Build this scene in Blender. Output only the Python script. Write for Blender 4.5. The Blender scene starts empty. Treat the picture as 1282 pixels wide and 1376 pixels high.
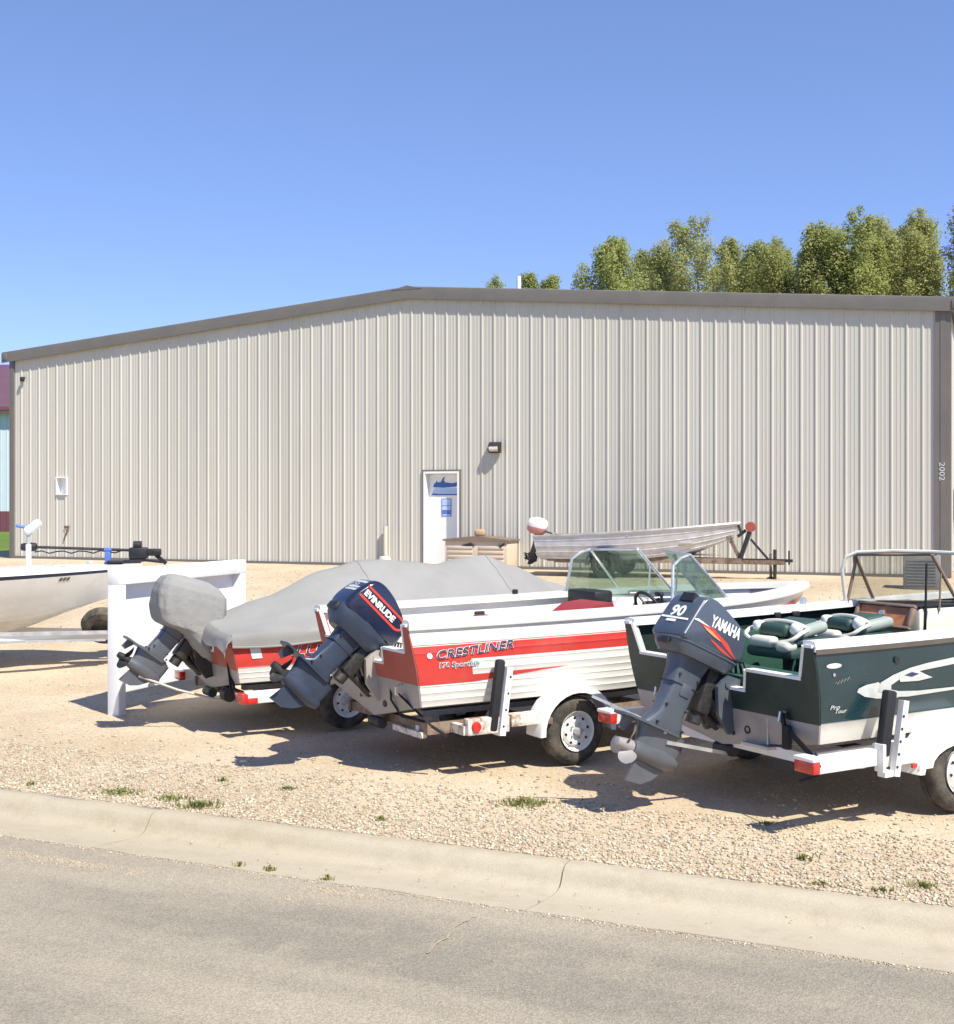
import bpy, bmesh, math, random
from math import sin, cos, tan, pi, radians, sqrt
from mathutils import Vector, Matrix, noise
import numpy as np

# ------------------------------------------------------------------ camera, sky, sun, exposure
scene = bpy.context.scene
COL = scene.collection
FOC, CX, CY, CAMH = 1690.0, 641.0, 675.0, 2.34          # focal length and horizon measured in photo pixels
cam_d = bpy.data.cameras.new('camera')
cam = bpy.data.objects.new('camera', cam_d); COL.objects.link(cam)
cam.location = (0, 0, CAMH); cam.rotation_euler = (radians(90), 0, 0)
cam_d.sensor_fit = 'VERTICAL'; cam_d.sensor_height = 24.0
cam_d.lens = 24.0 * FOC / 1376.0
cam_d.shift_y = -(688.0 - CY) / 1376.0
cam_d.clip_start = 0.1; cam_d.clip_end = 3000
scene.camera = cam

SUN_H = Vector((0.62, -0.785)).normalized(); SUN_E = radians(53)
sdir = Vector((SUN_H.x * cos(SUN_E), SUN_H.y * cos(SUN_E), sin(SUN_E)))
world = bpy.data.worlds.new('World'); scene.world = world; world.use_nodes = True
wn = world.node_tree.nodes; wl = world.node_tree.links
bg = wn['Background']
sky = wn.new('ShaderNodeTexSky'); sky.sky_type = 'NISHITA'; sky.sun_disc = False
sky.sun_elevation = SUN_E; sky.sun_rotation = math.atan2(SUN_H.x, SUN_H.y)
sky.altitude = 4000; sky.air_density = 1.0; sky.dust_density = 0.0; sky.ozone_density = 5.0
sky_sat = wn.new('ShaderNodeHueSaturation'); sky_sat.inputs['Saturation'].default_value = 1.15      # the camera's vivid rendering of the sky
sky_tint = wn.new('ShaderNodeVectorMath'); sky_tint.operation = 'MULTIPLY'; sky_tint.inputs[1].default_value = (1.56, 1.40, 1.58)
sky_gam = wn.new('ShaderNodeGamma'); sky_gam.inputs[1].default_value = .7
wl.new(sky.outputs[0], sky_gam.inputs[0]); wl.new(sky_gam.outputs[0], sky_sat.inputs['Color']); wl.new(sky_sat.outputs[0], sky_tint.inputs[0]); wl.new(sky_tint.outputs[0], bg.inputs[0]); bg.inputs[1].default_value = 0.148
sun_d = bpy.data.lights.new('sun', 'SUN'); sun_d.energy = 4.8; sun_d.angle = radians(0.5); sun_d.color = (1.0, 0.942, 0.82)
sun = bpy.data.objects.new('sun', sun_d); COL.objects.link(sun)
sun.rotation_euler = sdir.to_track_quat('Z', 'Y').to_euler(); sun.location = (20, -20, 40)
scene.view_settings.view_transform = 'Standard'; scene.view_settings.look = 'None'
scene.view_settings.exposure = 0.55; scene.view_settings.gamma = 1.0; scene.view_settings.use_curve_mapping = False

random.seed(7); RNG = np.random.default_rng(7)

# ------------------------------------------------------------------ materials
MATS = {}
def pbr(name, col, rough=0.6, metal=0.0, var=0.12, scale=6.0, bump=0.0, bscale=40.0, dirt=None, dirt_amt=0.0, dirt_scale=3.0,
        streak=False, spec=0.5, coat=0.0, trans=0.0, lo=0.52, hi=0.72):
    m = bpy.data.materials.new(name); m.use_nodes = True; MATS[name] = m
    nt = m.node_tree; N = nt.nodes; L = nt.links; b = N['Principled BSDF']
    tc = N.new('ShaderNodeTexCoord')
    src = tc.outputs['Object']
    if streak:
        mp = N.new('ShaderNodeMapping'); mp.inputs['Scale'].default_value = (1, 1, 0.12); L.new(src, mp.inputs[0]); src = mp.outputs[0]
    n1 = N.new('ShaderNodeTexNoise'); n1.inputs['Scale'].default_value = scale; n1.inputs['Detail'].default_value = 6
    L.new(src, n1.inputs['Vector'])
    r = N.new('ShaderNodeMapRange'); r.inputs[1].default_value = 0.3; r.inputs[2].default_value = 0.7
    r.inputs[3].default_value = 1 - var; r.inputs[4].default_value = 1 + var
    L.new(n1.outputs['Fac'], r.inputs[0])
    mx = N.new('ShaderNodeVectorMath'); mx.operation = 'SCALE'; mx.inputs[0].default_value = col[:3]
    L.new(r.outputs[0], mx.inputs['Scale'])
    out = mx.outputs[0]
    if dirt is not None:
        n2 = N.new('ShaderNodeTexNoise'); n2.inputs['Scale'].default_value = dirt_scale; n2.inputs['Detail'].default_value = 9
        n2.inputs['Roughness'].default_value = 0.7; L.new(src, n2.inputs['Vector'])
        r2 = N.new('ShaderNodeMapRange'); r2.inputs[1].default_value = lo; r2.inputs[2].default_value = hi
        r2.inputs[3].default_value = 0; r2.inputs[4].default_value = dirt_amt; L.new(n2.outputs['Fac'], r2.inputs[0])
        mi = N.new('ShaderNodeMix'); mi.data_type = 'RGBA'; L.new(r2.outputs[0], mi.inputs['Factor'])
        L.new(out, mi.inputs['A']); mi.inputs['B'].default_value = (*dirt[:3], 1); out = mi.outputs['Result']
    if name == 'panel_beige':        # each sheet a shade apart
        oi = N.new('ShaderNodeObjectInfo'); rr_ = N.new('ShaderNodeMapRange'); rr_.inputs[3].default_value = .955; rr_.inputs[4].default_value = 1.035; L.new(oi.outputs['Random'], rr_.inputs[0])
        vm = N.new('ShaderNodeVectorMath'); vm.operation = 'SCALE'; L.new(out, vm.inputs[0]); L.new(rr_.outputs[0], vm.inputs['Scale']); out = vm.outputs[0]
    L.new(out, b.inputs['Base Color'])
    b.inputs['Metallic'].default_value = metal
    b.inputs['Specular IOR Level'].default_value = spec; b.inputs['Coat Weight'].default_value = coat
    b.inputs['Coat Roughness'].default_value = 0.12
    rr = N.new('ShaderNodeMapRange'); rr.inputs[1].default_value = 0.3; rr.inputs[2].default_value = 0.7
    rr.inputs[3].default_value = max(0.03, rough - 0.08); rr.inputs[4].default_value = min(1, rough + 0.1)
    L.new(n1.outputs['Fac'], rr.inputs[0]); L.new(rr.outputs[0], b.inputs['Roughness'])
    if trans:
        b.inputs['Transmission Weight'].default_value = trans
    if bump:
        n3 = N.new('ShaderNodeTexNoise'); n3.inputs['Scale'].default_value = bscale; n3.inputs['Detail'].default_value = 5
        L.new(tc.outputs['Object'], n3.inputs['Vector'])
        bp = N.new('ShaderNodeBump'); bp.inputs['Strength'].default_value = bump; bp.inputs['Distance'].default_value = 0.02
        L.new(n3.outputs['Fac'], bp.inputs['Height']); L.new(bp.outputs[0], b.inputs['Normal'])
    return m

def glass_mat(name, tint, alpha):
    # tinted clear sheet: part mirror-like gloss, part see-through
    m = bpy.data.materials.new(name); m.use_nodes = True; MATS[name] = m
    nt = m.node_tree; N = nt.nodes; L = nt.links
    for n in list(N):
        if n.type != 'OUTPUT_MATERIAL': N.remove(n)
    out = [n for n in N if n.type == 'OUTPUT_MATERIAL'][0]
    tr = N.new('ShaderNodeBsdfTransparent'); tr.inputs[0].default_value = (*tint, 1)
    gl = N.new('ShaderNodeBsdfGlossy'); gl.inputs['Roughness'].default_value = 0.03; gl.inputs[0].default_value = (0.9, 0.95, 0.92, 1)
    df = N.new('ShaderNodeBsdfDiffuse'); df.inputs[0].default_value = (0.55, 0.60, 0.55, 1)
    lw = N.new('ShaderNodeLayerWeight'); lw.inputs[0].default_value = .5
    pw = N.new('ShaderNodeMath'); pw.operation = 'POWER'; L.new(lw.outputs['Facing'], pw.inputs[0]); pw.inputs[1].default_value = 4.0
    fr = N.new('ShaderNodeMapRange'); fr.inputs[3].default_value = .04; fr.inputs[4].default_value = .6; L.new(pw.outputs[0], fr.inputs[0])
    tc = N.new('ShaderNodeTexCoord'); nz = N.new('ShaderNodeTexNoise'); nz.inputs['Scale'].default_value = 9; nz.inputs['Detail'].default_value = 6
    L.new(tc.outputs['Object'], nz.inputs['Vector'])
    mr = N.new('ShaderNodeMapRange'); mr.inputs[1].default_value = .35; mr.inputs[2].default_value = .75; mr.inputs[3].default_value = alpha * .4; mr.inputs[4].default_value = alpha * 1.4
    L.new(nz.outputs['Fac'], mr.inputs[0])
    a = N.new('ShaderNodeMixShader'); L.new(mr.outputs[0], a.inputs[0]); L.new(tr.outputs[0], a.inputs[1]); L.new(df.outputs[0], a.inputs[2])
    c = N.new('ShaderNodeMixShader'); L.new(fr.outputs[0], c.inputs[0]); L.new(a.outputs[0], c.inputs[1]); L.new(gl.outputs[0], c.inputs[2])
    L.new(c.outputs[0], out.inputs[0])
    return m

pbr('panel_beige', (0.525, 0.505, 0.450), 0.5, 0, 0.035, 0.9, streak=True, dirt=(0.44, 0.415, 0.355), dirt_amt=0.40, dirt_scale=1.3, spec=0.4)
pbr('trim_brown', (0.155, 0.142, 0.128), 0.5, 0, 0.06, 3)
pbr('roof_brown', (0.20, 0.185, 0.17), 0.55, 0, 0.06, 1)
pbr('white_paint', (0.80, 0.80, 0.79), 0.45, 0, 0.03, 4)
pbr('white_worn', (0.78, 0.77, 0.74), 0.5, 0, 0.05, 5, dirt=(0.30, 0.17, 0.08), dirt_amt=0.55, dirt_scale=5, lo=0.60, hi=0.74)
pbr('white_rusty', (0.70, 0.66, 0.60), 0.6, 0, 0.08, 8, bump=.2, dirt=(0.22, 0.10, 0.045), dirt_amt=0.9, dirt_scale=7, lo=0.47, hi=0.60)
pbr('rusty_frame', (0.26, 0.20, 0.155), 0.75, 0.1, 0.2, 9, bump=.3, dirt=(0.12, 0.06, 0.03), dirt_amt=0.8, dirt_scale=6, lo=.45, hi=.6)
pbr('sign_white', (0.82, 0.82, 0.82), 0.55, 0, 0.025, 3, dirt=(0.6, 0.57, 0.52), dirt_amt=0.3, dirt_scale=2.5)
pbr('door_white', (0.80, 0.80, 0.78), 0.4, 0, 0.02, 3)
pbr('blue_print', (0.045, 0.12, 0.38), 0.5, 0, 0.06, 9)
pbr('blue_pale', (0.42, 0.55, 0.80), 0.5, 0, 0.1, 12)
pbr('blue_mid', (0.10, 0.18, 0.55), 0.5, 0, 0.1, 12)
pbr('black_plastic', (0.018, 0.018, 0.02), 0.5, 0, 0.25, 20)
pbr('dark_metal', (0.045, 0.043, 0.042), 0.5, 0.4, 0.3, 25, bump=.15)
pbr('rubber', (0.030, 0.029, 0.028), 0.85, 0, 0.25, 14, bump=.3, bscale=60, dirt=(0.20, 0.165, 0.12), dirt_amt=0.65, dirt_scale=5, lo=.40, hi=.65)
pbr('hull_white', (0.78, 0.765, 0.71), 0.28, 0, 0.03, 3, dirt=(0.55, 0.50, 0.42), dirt_amt=0.35, dirt_scale=2.2, coat=.3)
pbr('hull_cream', (0.66, 0.63, 0.56), 0.35, 0, 0.05, 3, dirt=(0.42, 0.37, 0.30), dirt_amt=0.5, dirt_scale=2.0, coat=.2)
pbr('hull_red', (0.62, 0.055, 0.045), 0.33, 0, 0.06, 3, dirt=(0.55, 0.16, 0.13), dirt_amt=0.45, dirt_scale=2.5, coat=.3)
pbr('faded_red', (0.38, 0.085, 0.06), 0.6, 0, 0.12, 4, dirt=(0.33, 0.20, 0.15), dirt_amt=0.6, dirt_scale=3)
pbr('hull_green', (0.008, 0.034, 0.045), 0.22, 0, 0.10, 3, coat=.4, dirt=(0.03, 0.055, 0.06), dirt_amt=0.3, dirt_scale=3)
pbr('transom_green', (0.014, 0.032, 0.030), 0.4, 0, 0.15, 3, dirt=(0.08, 0.075, 0.06), dirt_amt=0.5, dirt_scale=3.5)
pbr('bare_alu', (0.46, 0.44, 0.42), 0.45, 0.5, 0.10, 5, dirt=(0.28, 0.25, 0.21), dirt_amt=0.6, dirt_scale=3)
pbr('alu_hull', (0.58, 0.58, 0.60), 0.42, 0.4, 0.12, 7, streak=False, bump=.08, bscale=10, dirt=(0.36, 0.35, 0.36), dirt_amt=0.6, dirt_scale=2.4)
pbr('frame_alu', (0.70, 0.70, 0.69), 0.3, 0.75, 0.05, 10)
pbr('transom_grey', (0.36, 0.34, 0.33), 0.5, 0.25, 0.08, 4, dirt=(0.24, 0.21, 0.18), dirt_amt=0.6, dirt_scale=3)
pbr('gold_alu', (0.42, 0.39, 0.35), 0.5, 0.3, 0.1, 5)
pbr('galv', (0.55, 0.55, 0.55), 0.45, 0.6, 0.15, 9, dirt=(0.30, 0.22, 0.15), dirt_amt=0.5, dirt_scale=6)
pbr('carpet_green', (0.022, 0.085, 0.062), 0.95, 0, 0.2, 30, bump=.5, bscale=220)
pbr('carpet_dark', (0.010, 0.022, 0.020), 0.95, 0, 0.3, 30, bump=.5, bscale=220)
pbr('carpet_blue', (0.05, 0.055, 0.11), 0.95, 0, 0.2, 30, bump=.5, bscale=220)
pbr('carpet_grey', (0.30, 0.30, 0.31), 0.95, 0, 0.15, 30, bump=.4, bscale=220)
pbr('vinyl_green', (0.035, 0.075, 0.06), 0.5, 0, 0.1, 8)
pbr('vinyl_sage', (0.33, 0.38, 0.34), 0.5, 0, 0.08, 8)
pbr('vinyl_cream', (0.68, 0.66, 0.57), 0.5, 0, 0.06, 8)
pbr('vinyl_red', (0.30, 0.035, 0.035), 0.5, 0, 0.1, 8)
pbr('canvas', (0.285, 0.28, 0.27), 0.92, 0, 0.06, 2.5, bump=.25, bscale=180, dirt=(0.23, 0.22, 0.20), dirt_amt=0.5, dirt_scale=1.6, spec=.15)
pbr('canvas_creased', (0.285, 0.28, 0.27), 0.92, 0, 0.06, 2.5, bump=.5, bscale=16, dirt=(0.22, 0.21, 0.195), dirt_amt=0.5, dirt_scale=2.5, spec=.15)
pbr('navy_cowl', (0.012, 0.016, 0.042), 0.20, 0, 0.1, 4, coat=.6)
pbr('navy_leg', (0.035, 0.048, 0.080), 0.38, 0.1, 0.12, 5, dirt=(0.10, 0.10, 0.11), dirt_amt=0.4)
pbr('grey_cowl', (0.072, 0.088, 0.118), 0.28, 0.1, 0.06, 4, coat=.4, dirt=(0.12, 0.13, 0.15), dirt_amt=0.4)
pbr('grey_leg', (0.090, 0.105, 0.132), 0.38, 0.15, 0.1, 5, dirt=(0.17, 0.17, 0.17), dirt_amt=0.45)
pbr('grey_motor', (0.125, 0.135, 0.155), 0.38, 0.3, 0.1, 6, dirt=(0.10, 0.10, 0.10), dirt_amt=0.4)
pbr('motor_alu', (0.42, 0.42, 0.42), 0.38, 0.6, 0.15, 9)
pbr('decal_white', (0.82, 0.82, 0.80), 0.4, 0, 0.03, 9)
pbr('decal_pearl', (0.56, 0.585, 0.555), 0.35, 0.05, 0.08, 10)
pbr('decal_red', (0.62, 0.06, 0.045), 0.35, 0, 0.06, 9)
pbr('decal_orange', (0.72, 0.30, 0.16), 0.35, 0, 0.08, 9)
pbr('decal_navy', (0.03, 0.04, 0.10), 0.4, 0, 0.1, 9)
pbr('decal_silver', (0.62, 0.64, 0.62), 0.4, 0.1, 0.12, 14)
pbr('lamp_red', (0.55, 0.03, 0.025), 0.25, 0, 0.12, 30, coat=.5)
pbr('faded_pink', (0.52, 0.22, 0.19), 0.5, 0, 0.1, 9)
pbr('wood_orange', (0.55, 0.20, 0.085), 0.5, 0, 0.25, 14)
pbr('tan_plastic', (0.27, 0.19, 0.14), 0.5, 0, 0.1, 9)
pbr('rub_brown', (0.10, 0.085, 0.07), 0.6, 0, 0.12, 9)
pbr('resin_beige', (0.60, 0.50, 0.39), 0.6, 0, 0.05, 6)
pbr('resin_brown', (0.20, 0.15, 0.11), 0.6, 0, 0.08, 6)
pbr('stone_tan', (0.42, 0.28, 0.17), 0.8, 0, 0.2, 9, bump=.4)
pbr('pvc_tan', (0.56, 0.52, 0.44), 0.5, 0, 0.05, 6)
pbr('pvc_white', (0.80, 0.80, 0.78), 0.45, 0, 0.03, 6)
pbr('unit_grey', (0.22, 0.22, 0.22), 0.6, 0.1, 0.08, 6)
pbr('strap_black', (0.015, 0.015, 0.018), 0.8, 0, 0.3, 30)
pbr('brown_mark', (0.16, 0.10, 0.07), 0.7, 0, 0.1, 9)
pbr('barn_blue', (0.52, 0.60, 0.66), 0.5, 0, 0.04, 2)
pbr('barn_maroon', (0.16, 0.055, 0.075), 0.5, 0, 0.06, 2)
pbr('barn_roof', (0.13, 0.062, 0.085), 0.5, 0, 0.05, 2)
pbr('bark', (0.16, 0.13, 0.10), 0.9, 0, 0.25, 4, bump=.6, bscale=12)
glass_mat('windshield_glass', (0.62, 0.72, 0.65), 0.10)
glass_mat('acrylic', (0.90, 0.90, 0.86), 0.10)
pbr('window_pane', (0.25, 0.26, 0.27), 0.08, 0, 0.1, 3)
pbr('lamp_lens', (0.60, 0.58, 0.50), 0.2, 0, 0.1, 20)

def leaf_mat(name, c1, c2, trans=0.35):
    m = bpy.data.materials.new(name); m.use_nodes = True; MATS[name] = m
    nt = m.node_tree; N = nt.nodes; L = nt.links
    b = N['Principled BSDF']; out = [n for n in N if n.type == 'OUTPUT_MATERIAL'][0]
    at = N.new('ShaderNodeAttribute'); at.attribute_name = 'tone'
    cr = N.new('ShaderNodeMix'); cr.data_type = 'RGBA'; cr.inputs['A'].default_value = (*c1, 1); cr.inputs['B'].default_value = (*c2, 1)
    L.new(at.outputs['Fac'], cr.inputs['Factor']); L.new(cr.outputs['Result'], b.inputs['Base Color'])
    b.inputs['Roughness'].default_value = 0.5; b.inputs['Specular IOR Level'].default_value = 0.35
    t = N.new('ShaderNodeBsdfTranslucent'); L.new(cr.outputs['Result'], t.inputs[0])
    mx = N.new('ShaderNodeMixShader'); mx.inputs[0].default_value = trans
    L.new(b.outputs[0], mx.inputs[1]); L.new(t.outputs[0], mx.inputs[2]); L.new(mx.outputs[0], out.inputs[0])
    return m
leaf_mat('leaf_poplar', (0.27, 0.295, 0.10), (0.52, 0.52, 0.21), .5)
leaf_mat('leaf_deep', (0.23, 0.275, 0.08), (0.46, 0.48, 0.165), .5)
leaf_mat('weed', (0.15, 0.185, 0.055), (0.36, 0.34, 0.14), .3)
leaf_mat('stone', (0.33, 0.255, 0.17), (0.68, 0.595, 0.455), 0.0)

def ground_mat(name, base, alt, dark, fine=180.0, speck=0.25, bump=0.5, med=8.0, along=False):
    m = bpy.data.materials.new(name); m.use_nodes = True; MATS[name] = m
    nt = m.node_tree; N = nt.nodes; L = nt.links; b = N['Principled BSDF']
    tc = N.new('ShaderNodeTexCoord'); O = tc.outputs['Object']
    def nz(s, d=6, r=.6):
        n = N.new('ShaderNodeTexNoise'); n.inputs['Scale'].default_value = s; n.inputs['Detail'].default_value = d; n.inputs['Roughness'].default_value = r
        L.new(O, n.inputs['Vector']); return n.outputs['Fac']
    def rng(i, a, c, o1=0., o2=1.):
        r = N.new('ShaderNodeMapRange'); r.inputs[1].default_value = a; r.inputs[2].default_value = c; r.inputs[3].default_value = o1; r.inputs[4].default_value = o2
        L.new(i, r.inputs[0]); return r.outputs[0]
    def mix(f, a, c):
        x = N.new('ShaderNodeMix'); x.data_type = 'RGBA'; L.new(f, x.inputs['Factor'])
        if isinstance(a, tuple): x.inputs['A'].default_value = (*a, 1)
        else: L.new(a, x.inputs['A'])
        if isinstance(c, tuple): x.inputs['B'].default_value = (*c, 1)
        else: L.new(c, x.inputs['B'])
        return x.outputs['Result']
    if along:      # tone drawn out along the carriageway by wheels and water
        rt = N.new('ShaderNodeMapping'); rt.vector_type = 'POINT'; rt.inputs['Rotation'].default_value = (0, 0, radians(24.4)); L.new(O, rt.inputs[0])
        st = N.new('ShaderNodeMapping'); st.inputs['Scale'].default_value = (.16, 1.15, 1); L.new(rt.outputs[0], st.inputs[0])
        ln = N.new('ShaderNodeTexNoise'); ln.inputs['Scale'].default_value = 1.0; ln.inputs['Detail'].default_value = 7; L.new(st.outputs[0], ln.inputs['Vector'])
        c = mix(rng(ln.outputs['Fac'], .40, .60), base, alt)
    else: c = mix(rng(nz(.55, 7), .40, .62), base, alt)
    c = mix(rng(nz(med, 6, .7), .48, .75, 0, .55), c, dark)
    v = N.new('ShaderNodeTexVoronoi'); v.inputs['Scale'].default_value = fine; L.new(O, v.inputs['Vector'])
    sp = N.new('ShaderNodeSeparateColor'); L.new(v.outputs['Color'], sp.inputs[0])
    hs = N.new('ShaderNodeVectorMath'); hs.operation = 'SCALE'
    L.new(c, hs.inputs[0]); L.new(rng(sp.outputs[0], 0, 1, 1 - speck, 1 + speck), hs.inputs['Scale'])
    L.new(hs.outputs[0], b.inputs['Base Color']); b.inputs['Roughness'].default_value = .92; b.inputs['Specular IOR Level'].default_value = .2
    bp = N.new('ShaderNodeBump'); bp.inputs['Strength'].default_value = bump; bp.inputs['Distance'].default_value = .012
    ad = N.new('ShaderNodeMath'); ad.operation = 'ADD'; L.new(v.outputs['Distance'], ad.inputs[0]); L.new(nz(fine * .4, 4), ad.inputs[1])
    L.new(ad.outputs[0], bp.inputs['Height']); L.new(bp.outputs[0], b.inputs['Normal'])
    return m
ground_mat('gravel_ground', (0.54, 0.447, 0.322), (0.46, 0.36, 0.242), (0.40, 0.322, 0.232), fine=70, speck=.17, bump=.35)
ground_mat('asphalt', (0.36, 0.313, 0.24), (0.255, 0.226, 0.182), (0.40, 0.345, 0.255), fine=105, speck=.20, bump=.35, med=3.0, along=True)
ground_mat('concrete', (0.455, 0.400, 0.302), (0.41, 0.35, 0.252), (0.33, 0.275, 0.192), fine=260, speck=.12, bump=.25, med=5.0, along=True)
ground_mat('sand_patch', (0.42, 0.36, 0.27), (0.38, 0.32, 0.235), (0.33, 0.28, 0.21), fine=160, speck=.2)
ground_mat('lawn', (0.095, 0.165, 0.028), (0.13, 0.19, 0.035), (0.075, 0.12, 0.025), fine=30, speck=.25)
ground_mat('slab', (0.45, 0.42, 0.36), (0.40, 0.37, 0.31), (0.33, 0.30, 0.25), fine=90, speck=.1)

# ------------------------------------------------------------------ mesh helpers
class MB:
    def __init__(s): s.V = []; s.F = []; s.I = []
    def add(s, V, F, mi=0, M=None):
        o = len(s.V)
        s.V += [tuple(M @ Vector(v)) if M else tuple(v) for v in V]
        for f in F: s.F.append(tuple(i + o for i in f)); s.I.append(mi)
        return s
    def box(s, c, size, mi=0, M=None):
        x, y, z = [q / 2 for q in size]; V = [(c[0] + a * x, c[1] + b * y, c[2] + d * z) for a in (-1, 1) for b in (-1, 1) for d in (-1, 1)]
        return s.add(V, [(0, 1, 3, 2), (4, 6, 7, 5), (0, 4, 5, 1), (2, 3, 7, 6), (0, 2, 6, 4), (1, 5, 7, 3)], mi, M)
    def rbox(s, c, size, r, mi=0, M=None, seg=2):
        bm = bmesh.new(); bmesh.ops.create_cube(bm, size=1)
        for v in bm.verts: v.co = Vector((v.co.x * size[0], v.co.y * size[1], v.co.z * size[2]))
        bmesh.ops.bevel(bm, geom=bm.edges[:], offset=min(r, min(size) * .49), segments=seg, affect='EDGES', profile=.5)
        bm.verts.index_update()
        V = [(v.co.x + c[0], v.co.y + c[1], v.co.z + c[2]) for v in bm.verts]; F = [[v.index for v in f.verts] for f in bm.faces]; bm.free()
        return s.add(V, F, mi, M)
    def bar(s, p, q, w, h, mi=0, up=(0, 0, 1), M=None):
        p, q = Vector(p), Vector(q); d = (q - p).normalized(); u = Vector(up)
        a = d.cross(u)
        if a.length < 1e-4: a = d.cross(Vector((1, 0, 0)))
        a.normalize(); b = a.cross(d).normalized()
        V = []
        for e in (p, q):
            for i, j in ((-1, -1), (1, -1), (1, 1), (-1, 1)): V.append(e + a * (i * w / 2) + b * (j * h / 2))
        return s.add(V, [(3, 2, 1, 0), (4, 5, 6, 7), (0, 1, 5, 4), (1, 2, 6, 5), (2, 3, 7, 6), (3, 0, 4, 7)], mi, M)
    def tube(s, pts, r, n=8, mi=0, M=None, cap=True, closed=False):
        P = [Vector(p) for p in pts]; R = r if isinstance(r, (list, tuple)) else [r] * len(P)
        V = []; F = []; prev = None
        for i, p in enumerate(P):
            if closed: t = (P[(i + 1) % len(P)] - P[i - 1]).normalized()
            else: t = (P[min(i + 1, len(P) - 1)] - P[max(i - 1, 0)]).normalized()
            if prev is None:
                a = t.orthogonal().normalized()
            else:
                a = (prev - t * prev.dot(t)).normalized()
            prev = a; b = t.cross(a)
            for k in range(n):
                g = 2 * pi * k / n; V.append(p + (a * cos(g) + b * sin(g)) * R[i])
        m = len(P)
        for i in range(m if closed else m - 1):
            for k in range(n):
                A = i * n + k; B = i * n + (k + 1) % n; C = ((i + 1) % m) * n + (k + 1) % n; D = ((i + 1) % m) * n + k
                F.append((A, B, C, D))
        if cap and not closed: F.append(tuple(range(n))[::-1]); F.append(tuple((m - 1) * n + k for k in range(n)))
        return s.add(V, F, mi, M)
    def loft(s, rings, mi=0, M=None, cap=True):
        n = len(rings[0]); V = [v for r in rings for v in r]; F = []
        for i in range(len(rings) - 1):
            for k in range(n):
                F.append((i * n + k, i * n + (k + 1) % n, (i + 1) * n + (k + 1) % n, (i + 1) * n + k))
        if cap: F.append(tuple(range(n))[::-1]); F.append(tuple((len(rings) - 1) * n + k for k in range(n)))
        return s.add(V, F, mi, M)
    def lathe(s, prof, o=(0, 0, 0), axis='Y', n=28, mi=0, M=None):
        V = []; F = []; m = len(prof)
        for k in range(n):
            g = 2 * pi * k / n
            for r, h in prof:
                if axis == 'Y': V.append((o[0] + r * cos(g), o[1] + h, o[2] + r * sin(g)))
                elif axis == 'X': V.append((o[0] + h, o[1] + r * cos(g), o[2] + r * sin(g)))
                else: V.append((o[0] + r * cos(g), o[1] + r * sin(g), o[2] + h))
        for k in range(n):
            for j in range(m - 1):
                F.append((k * m + j, k * m + j + 1, ((k + 1) % n) * m + j + 1, ((k + 1) % n) * m + j))
        return s.add(V, F, mi, M)
    def grid(s, f, us, vs, mi=0, M=None, mif=None):
        V = [f(u, v) for u in us for v in vs]; m = len(vs); o = len(s.V)
        s.add(V, [], 0, M)
        for i in range(len(us) - 1):
            for j in range(m - 1):
                s.F.append((o + i * m + j, o + (i + 1) * m + j, o + (i + 1) * m + j + 1, o + i * m + j + 1)); s.I.append(mif(i, j) if mif else mi)
        return s
    def prism(s, poly, f0, f1, mi=0, M=None):
        n = len(poly); V = [f0(*p) for p in poly] + [f1(*p) for p in poly]
        F = [tuple(range(n))[::-1], tuple(range(n, 2 * n))] + [(k, (k + 1) % n, n + (k + 1) % n, n + k) for k in range(n)]
        return s.add(V, F, mi, M)
    def build(s, name, mats, parent=None, smooth=35, fix=True):
        me = bpy.data.meshes.new(name); me.from_pydata([tuple(v) for v in s.V], [], s.F)
        mats = [mats] if isinstance(mats, str) else mats
        for m in mats: me.materials.append(MATS[m])
        me.polygons.foreach_set('material_index', s.I)
        if fix:
            bm = bmesh.new(); bm.from_mesh(me); bmesh.ops.remove_doubles(bm, verts=bm.verts, dist=1e-5)
            bmesh.ops.recalc_face_normals(bm, faces=bm.faces); bm.to_mesh(me); bm.free()
        if smooth:
            me.polygons.foreach_set('use_smooth', [True] * len(me.polygons)); me.set_sharp_from_angle(angle=radians(smooth))
        me.update()
        o = bpy.data.objects.new(name, me); COL.objects.link(o)
        if parent: o.parent = parent
        return o

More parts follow.
